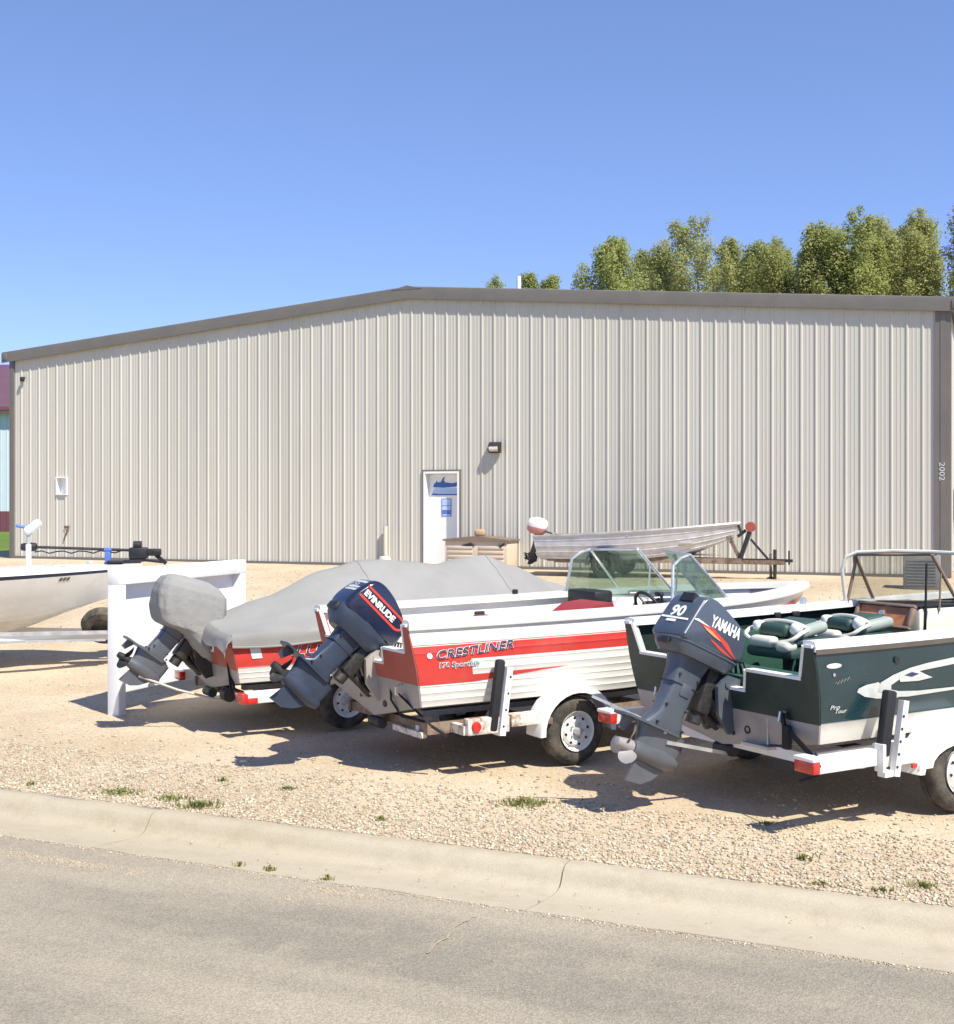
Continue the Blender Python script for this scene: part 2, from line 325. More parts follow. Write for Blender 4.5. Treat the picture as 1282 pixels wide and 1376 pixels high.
def thing(name, label, cat, loc=(0, 0, 0), rz=0.0, group=None):
    o = bpy.data.objects.new(name, None); COL.objects.link(o); o.location = loc; o.rotation_euler = (0, 0, rz); o.empty_display_size = .2
    o['label'] = label; o['category'] = cat
    if group: o['group'] = group
    return o
def tag(o, label, cat, group=None, kind=None):
    o['label'] = label; o['category'] = cat
    if group: o['group'] = group
    if kind: o['kind'] = kind
    return o
APART = {'latch', 'cross_member', 'side_pad', 'cushion_roll', 'rod_clip', 'cleat', 'drain_fitting', 'roller', 'fender_brace', 'transom_eye', 'tie_plate', 'handle',
         'oarlock', 'deck_cleat', 'deck_logo', 'notice_print', 'taillight', 'bolt', 'tackle_tray', 'registration_decal'}
def part(name, mats, parent, fn, smooth=35):
    m = MB(); fn(m)
    if name not in APART: return m.build(name, mats, parent, smooth)
    # one object for each separate piece
    up = list(range(len(m.V)))
    def root(i):
        while up[i] != i: up[i] = up[up[i]]; i = up[i]
        return i
    for f in m.F:
        for q in f[1:]: up[root(q)] = root(f[0])
    out = None; isl = {}
    for f, k in zip(m.F, m.I): isl.setdefault(root(f[0]), []).append((f, k))
    for fs in isl.values():
        mm = MB(); ix = {}
        for f, k in fs:
            for q in f:
                if q not in ix: ix[q] = len(mm.V); mm.V.append(m.V[q])
            mm.F.append(tuple(ix[q] for q in f)); mm.I.append(k)
        out = mm.build(name, mats, parent, smooth)
    return out

_tc = {}
def text_geo(txt, size=1.0, shear=0.0, offset=0.0, spacing=1.0):
    """flat letters as (verts2d, faces), first letter starting at x=0, baseline y=0"""
    key = (txt, size, shear, offset, spacing)
    if key in _tc: return _tc[key]
    cu = bpy.data.curves.new('tmp', 'FONT'); cu.body = txt; cu.size = size; cu.shear = shear; cu.offset = offset; cu.space_character = spacing; cu.resolution_u = 3
    ob = bpy.data.objects.new('tmp', cu); COL.objects.link(ob)
    bpy.context.view_layer.update()
    me = bpy.data.meshes.new_from_object(ob.evaluated_get(bpy.context.evaluated_depsgraph_get()))
    V = [(v.co.x, v.co.y) for v in me.vertices]; F = [tuple(p.vertices) for p in me.polygons]
    bpy.data.objects.remove(ob); bpy.data.curves.remove(cu); bpy.data.meshes.remove(me)
    _tc[key] = (V, F); return V, F
def text_part(name, txt, size, mp, mat, parent, shear=0, offset=0, spacing=1.0, width=None, bold=0.0, grow=0.0):
    V, F = text_geo(txt, size, shear, offset + bold, spacing)
    V0, _ = text_geo(txt, size, shear, bold, spacing)
    x0 = min(v[0] for v in V0); x1 = max(v[0] for v in V0)
    k = (width / (x1 - x0)) if width else 1.0
    m = MB(); m.add([mp((v[0] - x0) * k, v[1]) for v in V], F); return m.build(name, mat, parent, 0, fix=False)

def frange(a, b, n): return [a + (b - a) * i / n for i in range(n + 1)]
def pix(px, py, Y):
    return Vector(((px - CX) / FOC * Y, Y, CAMH - (py - CY) / FOC * Y))
def smooth01(t):
    t = max(0., min(1., t)); return t * t * (3 - 2 * t)

# ------------------------------------------------------------------ ground, kerb, road
KA = radians(24.4); KD = Vector((cos(KA), -sin(KA))); KN = Vector((sin(KA), cos(KA)))
K0 = Vector((-3.9, 10.27)); KOFF = K0.dot(KN)
def dk(X, Y): return X * KN.x + Y * KN.y - KOFF
def gz(X, Y):
    d = dk(X, Y)
    return 0.81 * smooth01((d - 3.0) / 15.0)
def gzn(X, Y):
    d = dk(X, Y); f = smooth01(d / 1.0)
    n = noise.noise(Vector((X * .35, Y * .35, 0))) * .025 + noise.noise(Vector((X * 1.3, Y * 1.3, 3))) * .012 + noise.noise(Vector((X * 4, Y * 4, 5))) * .005
    return gz(X, Y) + (n - .004) * f * (1 - .5 * smooth01((d - 14) / 4)) + .018 * (1 - smooth01(d / .9)) - .012
def kp(p, d, z): return (K0.x + KD.x * p + KN.x * d, K0.y + KD.y * p + KN.y * d, z)
def lot_grid(pr, dr):
    m = MB(); V = []
    for p in pr:
        for d in dr:
            q = kp(p, d, 0); V.append((q[0], q[1], gzn(q[0], q[1])))
    n = len(dr); F = [(i * n + j, (i + 1) * n + j, (i + 1) * n + j + 1, i * n + j + 1) for i in range(len(pr) - 1) for j in range(n - 1)]
    return m.add(V, F)
def steps(segs):
    out = []
    for a, b, n in segs: out += [a + (b - a) * i / n for i in range(n)]
    return out + [segs[-1][1]]
lot = lot_grid(steps([(-600, -60, 8), (-60, -14, 30), (-14, 14, 190), (14, 60, 30), (60, 600, 8)]),
               steps([(-.02, 8, 90), (8, 26, 60), (26, 60, 12), (60, 900, 10)])).build('gravel_lot', 'gravel_ground', None, 60, fix=False)
lot['kind'] = 'structure'
# road, crowned, with the far verge behind the viewer
m = MB()
rd = [(-.80, -.092), (-1.6, -.075), (-3.2, -.03), (-5.0, .0), (-7.0, -.03), (-9.4, -.09)]
for (d0, z0), (d1, z1) in zip(rd[:-1], rd[1:]):
    m.add([kp(-600, d0, z0), kp(600, d0, z0), kp(600, d1, z1), kp(-600, d1, z1)], [(0, 1, 2, 3)])
road = m.build('road', 'asphalt', None, 60); road['kind'] = 'structure'
m = MB(); m.add([kp(-600, -9.3, -.1), kp(600, -9.3, -.1), kp(600, -300, .1), kp(-600, -300, .1)], [(0, 1, 2, 3)])
vg = m.build('verge', 'lawn', None, 0); vg['kind'] = 'structure'
# kerb and gutter in cast lengths with open joints
kerb = bpy.data.objects.new('kerb', None); COL.objects.link(kerb); kerb['kind'] = 'structure'
prof = [(0.0, -.10), (0.0, -.004), (-.02, .006), (-.10, .004), (-.135, -.006), (-.165, -.030), (-.19, -.075), (-.22, -.112), (-.27, -.130), (-.36, -.132), (-.60, -.112), (-.80, -.090), (-.81, -.2), (0., -.2)]
JO = 1.66; SL = 3.3
for i in range(-7, 7):
    p0 = JO + i * SL + .005; p1 = JO + (i + 1) * SL - .005
    m = MB(); npz = 24
    def kpt(p, d, z, i=i):
        e = noise.noise(Vector((p * 2.1, d * 9, i))) * .006
        return kp(p, d + e * .6, z + (e if z > -.15 else 0) + .003 * sin(i * 2.3))
    rings = [[kpt(p0 + (p1 - p0) * k / npz, d, z) for d, z in prof] for k in range(npz + 1)]
    m.loft(rings); m.build('kerb_segment', 'concrete', kerb, 50)
# sandy wash over the edge of the tarmac, and the sealed cracks
def road_z(d):
    for (d0, z0), (d1, z1) in zip(rd[:-1], rd[1:]):
        if d1 <= d <= d0: return z0 + (z1 - z0) * (d - d0) / (d1 - d0)
    return rd[0][1]
def unk(px, py, z=-.09):
    Y = (CAMH - z) * FOC / (py - CY); X = (px - CX) / FOC * Y
    v = Vector((X, Y)) - K0; return v.dot(KD), v.dot(KN)
for k, pl in enumerate([[(575, 1286), (590, 1270), (603, 1262), (613, 1247), (625, 1240), (642, 1232)], [(1010, 1290), (1060, 1296), (1130, 1300)]]):
    pts = [unk(*q) for q in pl]; m = MB(); V = []
    fine = []
    for a, b in zip(pts[:-1], pts[1:]):
        for t in range(6): fine.append((a[0] + (b[0] - a[0]) * t / 6 + random.uniform(-.008, .008), a[1] + (b[1] - a[1]) * t / 6 + random.uniform(-.008, .008)))
    if k == 0:
        for i, (p, d) in enumerate(fine):
            w = .004 + .006 * random.random(); V += [kp(p - w, d, road_z(d) + .005), kp(p + w, d, road_z(d) + .005)]
        m.add(V, [(2 * i, 2 * i + 1, 2 * i + 3, 2 * i + 2) for i in range(len(fine) - 1)]); m.build('crack_seal', 'sand_patch', road, 0)

# loose stones: dense along the kerb, thinner over the lot
def stones():
    base = np.array([(1, 0, 0), (-1, 0, 0), (0, 1, 0), (0, -1, 0), (0, 0, 1), (0, 0, -1)], float)
    tri = np.array([(0, 2, 4), (2, 1, 4), (1, 3, 4), (3, 0, 4), (2, 0, 5), (1, 2, 5), (3, 1, 5), (0, 3, 5)])
    pts = []
    def scatter(n, p0, p1, d0, d1, s0, s1, pw=1.0, keep=None):
        P = RNG.uniform(p0, p1, n); D = d0 + (d1 - d0) * RNG.random(n) ** pw; S = RNG.uniform(s0, s1, n)
        for p, d, s_ in zip(P, D, S):
            if keep and not keep(p, d): continue
            pts.append((p, d, s_))
    patchy = lambda p, d: noise.noise(Vector((p * .5, d * .8, 9))) + random.random() * .9 > .25
    scatter(34000, -8, 12, .0, 1.6, .006, .0165, 1.6)
    scatter(1800, -8, 12, .0, 2.4, .012, .021, 1.2)
    scatter(22000, -10, 13, .2, 5.0, .004, .010, 1.2, patchy)
    scatter(9000, -16, 18, 4.5, 18, .008, .020, 1.0, patchy)
    scatter(350, -8, 12, -.8, -.2, .004, .010, 2.0)
    scatter(3600, -8, 12, -.86, -.77, .004, .010, 1.0)
    for px, py, rp, rdp, n in [(105, 1162, .55, .09, 1300), (230, 1152, .35, .05, 900), (455, 1200, .30, .05, 800), (405, 1213, .2, .035, 300), (300, 1150, .9, .04, 900), (700, 1225, 1.2, .05, 900), (30, 1150, .5, .1, 700)]:
        c = unk(px, py)
        for k in range(n):
            p, d = c[0] + RNG.normal(0, rp * .6), c[1] + RNG.normal(0, rdp * .6)
            if d < -.79 and noise.noise(Vector((p * 5, d * 9, 2))) > -.25: pts.append((p, d, RNG.uniform(.0025, .006)))
    n = len(pts); A = np.array(pts)
    X = K0.x + KD.x * A[:, 0] + KN.x * A[:, 1]; Y = K0.y + KD.y * A[:, 0] + KN.y * A[:, 1]
    def zz(d, x, y):
        if d >= 0: return gzn(x, y)
        if d < -.8: return road_z(d)
        return -.11
    Z = np.array([zz(d, x, y) for d, x, y in zip(A[:, 1], X, Y)]) + A[:, 2] * .30
    sc = A[:, 2][:, None, None] * RNG.uniform(.6, 1.25, (n, 6, 3)) * np.array([1.15, 1.0, .65])
    V = base[None] * sc
    g = RNG.uniform(0, 2 * pi, n); c, s_ = np.cos(g), np.sin(g)
    x = V[..., 0] * c[:, None] - V[..., 1] * s_[:, None]; y = V[..., 0] * s_[:, None] + V[..., 1] * c[:, None]
    V = np.stack([x + X[:, None], y + Y[:, None], V[..., 2] + Z[:, None]], -1).reshape(-1, 3)
    F = (tri[None] + (np.arange(n) * 6)[:, None, None]).reshape(-1, 3)
    me = fast_mesh('gravel_stones', V, F, np.repeat(RNG.random(n) ** 1.1, 6), 'stone')
    o = bpy.data.objects.new('gravel_stones', me); COL.objects.link(o)
    o['label'] = 'loose pale gravel stones strewn over the lot and along the kerb'; o['category'] = 'gravel'; o['kind'] = 'stuff'
def fast_mesh(name, V, F, tone, mat):
    me = bpy.data.meshes.new(name); nv, nf = len(V), len(F); k = F.shape[1]
    me.vertices.add(nv); me.vertices.foreach_set('co', np.asarray(V, np.float32).ravel())
    me.loops.add(nf * k); me.loops.foreach_set('vertex_index', np.asarray(F, np.int32).ravel())
    me.polygons.add(nf); me.polygons.foreach_set('loop_start', np.arange(0, nf * k, k, dtype=np.int32)); me.polygons.foreach_set('loop_total', np.full(nf, k, np.int32))
    at = me.attributes.new('tone', 'FLOAT', 'POINT'); at.data.foreach_set('value', np.asarray(tone, np.float32))
    me.materials.append(MATS[mat]); me.update(calc_edges=True); me.validate(); return me
stones()

# ------------------------------------------------------------------ steel building
WA = radians(22.3); W0 = Vector((-12.88, 34.84)); WZ = 0.81; WW = 24.30; EAVE = 5.58; RISE = 1.0; BL = 30.0
bld = thing('steel_building', 'long beige ribbed steel building with shallow gable and brown trim', 'building', (W0.x, W0.y, WZ), -WA)
def wx(px):
    k = (px - CX) / FOC; return (k * W0.y - W0.x) / (cos(WA) + k * sin(WA))
def wz_(py, t):
    Y = W0.y - t * sin(WA); return CAMH - (py - CY) / FOC * Y - WZ
def roof_z(t): return EAVE + RISE * (1 - abs(t - WW / 2) / (WW / 2))
door0, door1 = wx(570), wx(618); doorh = wz_(633.5, (door0 + door1) / 2)
win0, win1 = wx(76), wx(91); winz0, winz1 = wz_(665, win0), wz_(641, win0)
FT = .3048
wall = bpy.data.objects.new('front_wall', None); COL.objects.link(wall); wall.parent = bld
def panel_profile(ph0, ph1):
    """ribbed sheet profile: y<0 is outward"""
    pts = []
    n0 = int(ph0 / FT) - 1
    while n0 * FT < ph1 + FT:
        b = n0 * FT
        for dx, y in ((0, 0), (.022, -.023), (.044, -.023), (.064, 0), (.128, 0), (.134, -.005), (.156, -.005), (.162, 0), (.208, 0), (.214, -.005), (.236, -.005), (.242, 0)):
            pts.append((b + dx, y))
        n0 += 1
    def yat(x):
        for (a, ya), (c, yc) in zip(pts[:-1], pts[1:]):
            if a <= x <= c: return ya + (yc - ya) * (x - a) / max(1e-9, c - a)
        return 0.
    return pts, yat
PW = 3 * FT; cuts = [(door0, door1, -.1, doorh), (win0, win1, winz0, winz1)]
npan = int(WW / PW) + 1
for i in range(npan):
    a, b = max(.02, i * PW - .0), min(WW - .02, (i + 1) * PW)
    if b - a < .05: continue
    pts, yat = panel_profile(a, b)
    xs = sorted(set([a, b] + [p[0] for p in pts if a < p[0] < b] + [c for q in cuts for c in q[:2] if a < c < b] + ([WW / 2] if a < WW / 2 < b else [])))
    m = MB(); off = -.0015 * (i % 2)
    for x0, x1 in zip(xs[:-1], xs[1:]):
        xm = (x0 + x1) / 2; spans = [(.03, None)]
        for c0, c1, z0, z1 in cuts:
            if c0 < xm < c1: spans = ([(.03, z0)] if z0 > .05 else []) + [(z1, None)]
        y0, y1 = yat(x0 + 1e-6) + off, yat(x1 - 1e-6) + off
        for z0, z1 in spans:
            t0 = roof_z(x0) - .05 if z1 is None else z1; t1 = roof_z(x1) - .05 if z1 is None else z1
            m.add([(x0, y0, z0), (x1, y1, z0), (x1, y1, t1), (x0, y0, t0)], [(0, 1, 2, 3)])
    m.build('wall_panel', 'panel_beige', wall, 0, fix=True)
# side and rear walls, roof
def sidewall(m, x, flip):
    n = int(BL / FT)
    for i in range(n):
        for (u0, y0), (u1, y1) in (((0, 0), (.018, .03)), ((.018, .03), (.046, .03)), ((.046, .03), (.064, 0)), ((.064, 0), (FT, 0))):
            a, b = i * FT + u0, i * FT + u1; s_ = flip
            m.add([(x + s_ * y0, a, .03), (x + s_ * y1, b, .03), (x + s_ * y1, b, EAVE - .02), (x + s_ * y0, a, EAVE - .02)], [(0, 1, 2, 3)])
part('side_wall', 'panel_beige', bld, lambda m: sidewall(m, WW, 1), 20)
part('side_wall', 'panel_beige', bld, lambda m: sidewall(m, 0, -1), 20)
part('rear_wall', 'panel_beige', bld, lambda m: m.add([(0, BL, 0), (WW, BL, 0), (WW, BL, EAVE), (WW / 2, BL, EAVE + RISE), (0, BL, EAVE)], [(0, 1, 2, 3, 4)]), 0)
OH = .08
def roofhalf(m, s_):
    xr = WW / 2; xe = -.22 if s_ < 0 else WW + .22; ze = EAVE - RISE * .22 / (WW / 2)
    V = [(xr, -OH, EAVE + RISE + .10), (xe, -OH, ze + .10), (xe, BL + OH, ze + .10), (xr, BL + OH, EAVE + RISE + .10)]
    m.add(V + [(v[0], v[1], v[2] - .06) for v in V], [(0, 1, 2, 3), (7, 6, 5, 4), (0, 4, 5, 1), (2, 6, 7, 3), (1, 5, 6, 2)])
part('roof_slope', 'roof_brown', bld, lambda m: roofhalf(m, -1), 0)
part('roof_slope', 'roof_brown', bld, lambda m: roofhalf(m, 1), 0)
def rake(m, s_):
    xr = WW / 2; xe = -.26 if s_ < 0 else WW + .26
    pf = [(-.125, -.17), (-.13, .02), (-.12, .11), (-.08, .13), (-.02, .13), (-.02, -.10), (-.09, -.17)]   # outward y, z about the roof line
    rings = []
    for x in (xr, xe):
        zc_ = EAVE + RISE * (1 - abs(x - WW / 2) / (WW / 2)); rings.append([(x, y, zc_ + z) for y, z in pf])
    m.loft(rings)
part('rake_trim', 'trim_brown', bld, lambda m: rake(m, -1), 30); part('rake_trim', 'trim_brown', bld, lambda m: rake(m, 1), 30)
part('ridge_cap', 'trim_brown', bld, lambda m: m.prism([(WW / 2 - .4, EAVE + RISE + .05), (WW / 2, EAVE + RISE + .145), (WW / 2 + .4, EAVE + RISE + .05)], lambda x, z: (x, -.133, z), lambda x, z: (x, BL, z)), 0)
def gutter(m, x): m.rbox((x, BL / 2, EAVE - .03), (.16, BL + .3, .18), .02)
part('gutter', 'trim_brown', bld, lambda m: gutter(m, WW + .14)); part('gutter', 'trim_brown', bld, lambda m: gutter(m, -.14))
def corner(m, x, w, s_):
    z1 = EAVE - .06
    m.box((x - s_ * w / 2 + s_ * .05, -.024, z1 / 2), (w, .05, z1)); m.box((x + s_ * .045, .12, z1 / 2), (.02, .24, z1))
    m.box((x - s_ * w / 2 + s_ * .05, -.052, z1 / 2), (w * .35, .012, z1))
part('corner_trim', 'trim_brown', bld, lambda m: corner(m, WW, .30, 1), 0); part('corner_trim', 'trim_brown', bld, lambda m: corner(m, 0, .15, -1), 0)
part('base_trim', 'trim_brown', bld, lambda m: (m.box((door0 / 2, -.03, .015), (door0 - .03, .055, .07)), m.box(((door1 + WW) / 2, -.03, .015), (WW - door1 - .03, .055, .07))), 0)
part('footing', 'concrete', bld, lambda m: m.box((WW / 2, BL / 2, -.32), (WW + .02, BL, .60)), 0)
part('soffit_lining', 'panel_beige', bld, lambda m: m.box((WW / 2, 1.2, 1.2), (WW - .6, .05, 2.3)), 0)
# side-wall meter with conduits, seen past the corner
mt = part('meter_box', 'dark_metal', bld, lambda m: (m.rbox((WW + .12, 2.6, 1.45), (.18, .32, .75), .03), m.tube([(WW + .08, 2.6, 1.1), (WW + .08, 2.6, .05)], .03), m.tube([(WW + .1, 2.72, 1.1), (WW + .1, 2.9, .5), (WW + .1, 2.6, .05)], .02)))
# house number on the corner trim, letters turned on their side
def num_map(x, y): return (WW - .115 + y * 1.0, -.062, wz_(650, WW) + (-(x) + .62))
text_part('house_number', '2002', .15, lambda x, y: (WW - .17 + y, -.062, wz_(649, WW) + .42 - x), 'decal_silver', bld, width=.37)
# door
dw = door1 - door0; dr = bpy.data.objects.new('door', None); COL.objects.link(dr); dr.parent = bld
RV = .17
part('frame', 'door_white', dr, lambda m: (m.box((door0 + .025, RV / 2 - .02, doorh / 2), (.05, RV + .06, doorh)), m.box((door1 - .025, RV / 2 - .02, doorh / 2), (.05, RV + .06, doorh)), m.box(((door0 + door1) / 2, RV / 2 - .02, doorh - .025), (dw - .1, RV + .06, .05))), 0)
part('trim', 'trim_brown', dr, lambda m: (m.box((door0 - .02, -.03, doorh / 2 + .02), (.035, .035, doorh + .04)), m.box((door1 + .02, -.03, doorh / 2 + .02), (.035, .035, doorh + .04)), m.box(((door0 + door1) / 2, -.03, doorh + .02), (dw, .035, .035))), 0)
part('leaf', 'door_white', dr, lambda m: m.rbox(((door0 + door1) / 2, RV + .01, doorh / 2 - .02), (dw - .11, .045, doorh - .07), .006), 0)
yl = RV - .016
part('handle', 'frame_alu', dr, lambda m: (m.lathe([(0, -.05), (.022, -.05), (.028, -.03), (.012, -.02), (.012, 0)], (door1 - .12, yl, 1.0), 'Y', 12), m.lathe([(0, -.012), (.022, -.012), (.022, 0)], (door1 - .115, yl, 1.17), 'Y', 12)))
lc = (door0 + door1) / 2 + .03
bz = wz_(651, lc)
part('boat_emblem', 'blue_print', dr, lambda m: m.prism([(-.36, -.06), (-.33, .02), (-.28, .05), (-.27, .10), (-.24, .05), (-.16, .06), (-.10, .16), (-.05, .19), (-.08, .10), (-.04, .05), (.15, .03), (.33, .07), (.36, .10), (.34, .04), (.24, -.05), (-.10, -.075)], lambda x, z: (lc + .03 + x, yl - .004, bz + z), lambda x, z: (lc + .03 + x, yl, bz + z)), 0)
part('name_band', 'blue_pale', dr, lambda m: m.prism([(-.37, -.24), (-.30, -.09), (.36, -.09), (.36, -.24)], lambda x, z: (lc + x, yl - .003, bz + z), lambda x, z: (lc + x, yl, bz + z)), 0)
part('band_stripe', 'blue_print', dr, lambda m: m.prism([(-.38, -.255), (-.32, -.205), (-.20, -.225), (.36, -.225), (.36, -.255)], lambda x, z: (lc + x, yl - .005, bz + z), lambda x, z: (lc + x, yl - .003, bz + z)), 0)
nz0, nz1 = wz_(694, lc), wz_(670, lc)
nc = lc + .02
part('notice', 'blue_mid', dr, lambda m: m.box((nc, yl - .002, (nz0 + nz1) / 2), (.26, .004, nz1 - nz0)), 0)
def notice_rows(m):
    h = nz1 - nz0
    for a, b in ((.62, .96), (.36, .58), (.04, .12)): m.box((nc, yl - .006, nz0 + h * (a + b) / 2), (.225, .003, h * (b - a)))
part('notice_print', 'blue_pale', dr, notice_rows, 0)
# small louvred window
wd = bpy.data.objects.new('window', None); COL.objects.link(wd); wd.parent = bld
wc, wm = (win0 + win1) / 2, (winz0 + winz1) / 2; ww_, wh = win1 - win0, winz1 - winz0
part('frame', 'white_paint', wd, lambda m: (m.box((win0 + .015, .05, wm), (.03, .18, wh)), m.box((win1 - .015, .05, wm), (.03, .18, wh)), m.box((wc, .05, winz1 - .015), (ww_ - .06, .18, .03)), m.box((wc, .045, winz0 + .015), (ww_ - .06, .2, .03))), 0)
part('pane', 'white_paint', wd, lambda m: m.box((wc, .13, wm), (ww_ - .06, .01, wh - .06)), 0)
# wall light, corner floodlight, painted 7, stand pipe, roof vent
lx = wx(667); lz = wz_(602, lx)
wlp = part('wall_light', 'dark_metal', bld, lambda m: m.prism([(0, -.12), (0, .14), (-.08, .13), (-.17, .03), (-.17, -.04), (-.09, -.12)], lambda y, z: (lx - .14, y - .034, lz + z), lambda y, z: (lx + .14, y - .034, lz + z)), 0)
part('lens', 'lamp_lens', wlp, lambda m: m.prism([(-.18, -.03), (-.175, .025), (-.10, .10), (-.08, .09), (-.08, -.06), (-.09, -.10)], lambda y, z: (lx - .11, y - .037, lz + z - .01), lambda y, z: (lx + .11, y - .037, lz + z - .01)), 0)
fx = wx(33); fz = wz_(510, fx)
part('floodlight', 'dark_metal', bld, lambda m: (m.rbox((fx, -.09, fz), (.09, .11, .13), .025), m.box((fx, -.03, fz + .04), (.05, .06, .06))))
text_part('painted_number', '7', .56, lambda x, y: (wx(86) + x, -.040, wz_(726, wx(88)) + y), 'brown_mark', bld, shear=.2, width=.23, bold=.008)
sx = wx(521); pz1 = wz_(707, sx)
part('stand_pipe', 'pvc_tan', bld, lambda m: (m.tube([(sx, -.12, -.1), (sx, -.12, pz1)], .055, 12), m.lathe([(.06, .24), (.13, .22), (.17, .12), (.18, -.05)], (sx, -.16, 0), 'Z', 16)))
vx = wx(673)
part('roof_vent', 'pvc_white', bld, lambda m: m.tube([(vx, 1.2, roof_z(vx) - .1), (vx, 1.2, roof_z(vx) + .62)], .055, 12))

# ------------------------------------------------------------------ far left: barn, lawn, slab
def ws(t, y=0.0):    # building-local (t along the wall, y into it) to world
    return Vector((W0.x + cos(WA) * t + sin(WA) * y, W0.y - sin(WA) * t + cos(WA) * y))
m = MB(); m.add([(-60, 39.5, .80), (-13.5, 39.5, .80), (-5, 70, .95), (-5, 80, .95), (-60, 80, .95)], [(0, 1, 2, 3, 4)])
lw = m.build('lawn', 'lawn', None, 0); lw['kind'] = 'structure'
m = MB(); m.box((-22, 37.6, .74), (18.6, 1.6, .16)); sb = m.build('slab_path', 'slab', None, 0); sb['kind'] = 'structure'
barn = thing('pole_barn', 'pale blue pole barn with maroon roof and wainscot beyond the lawn', 'building', (-34, 62, .85), 0)
BW = 13.6
def ribs(m, z0, z1, y=0, pitch=.3):
    n = int(BW / pitch)
    for i in range(n):
        a = i * pitch; m.add([(a, y, z0), (a + .03, y - .03, z0), (a + .06, y, z0), (a + pitch, y, z0), (a, y, z1), (a + .03, y - .03, z1), (a + .06, y, z1), (a + pitch, y, z1)], [(0, 1, 5, 4), (1, 2, 6, 5), (2, 3, 7, 6)])
part('wall', 'barn_blue', barn, lambda m: (ribs(m, 1.05, 6.0), m.box((BW / 2, 7.1, 3.5), (BW, 14, 4.9))), 20)
part('wainscot', 'barn_maroon', barn, lambda m: ribs(m, -.02, 1.05, -.01), 20)
part('fascia', 'barn_maroon', barn, lambda m: m.box((BW / 2, -.45, 6.02), (BW + .6, .06, .32)), 0)
part('roof', 'barn_roof', barn, lambda m: m.prism([(-.5, 6.0), (7, 8.9), (14.5, 6.0), (14.5, 6.15), (7, 9.05), (-.5, 6.15)], lambda y, z: (-.3, y, z), lambda y, z: (BW + .3, y, z)), 0)
part('soffit', 'white_paint', barn, lambda m: m.box((BW / 2, -.22, 5.98), (BW + .4, .45, .04)), 0)

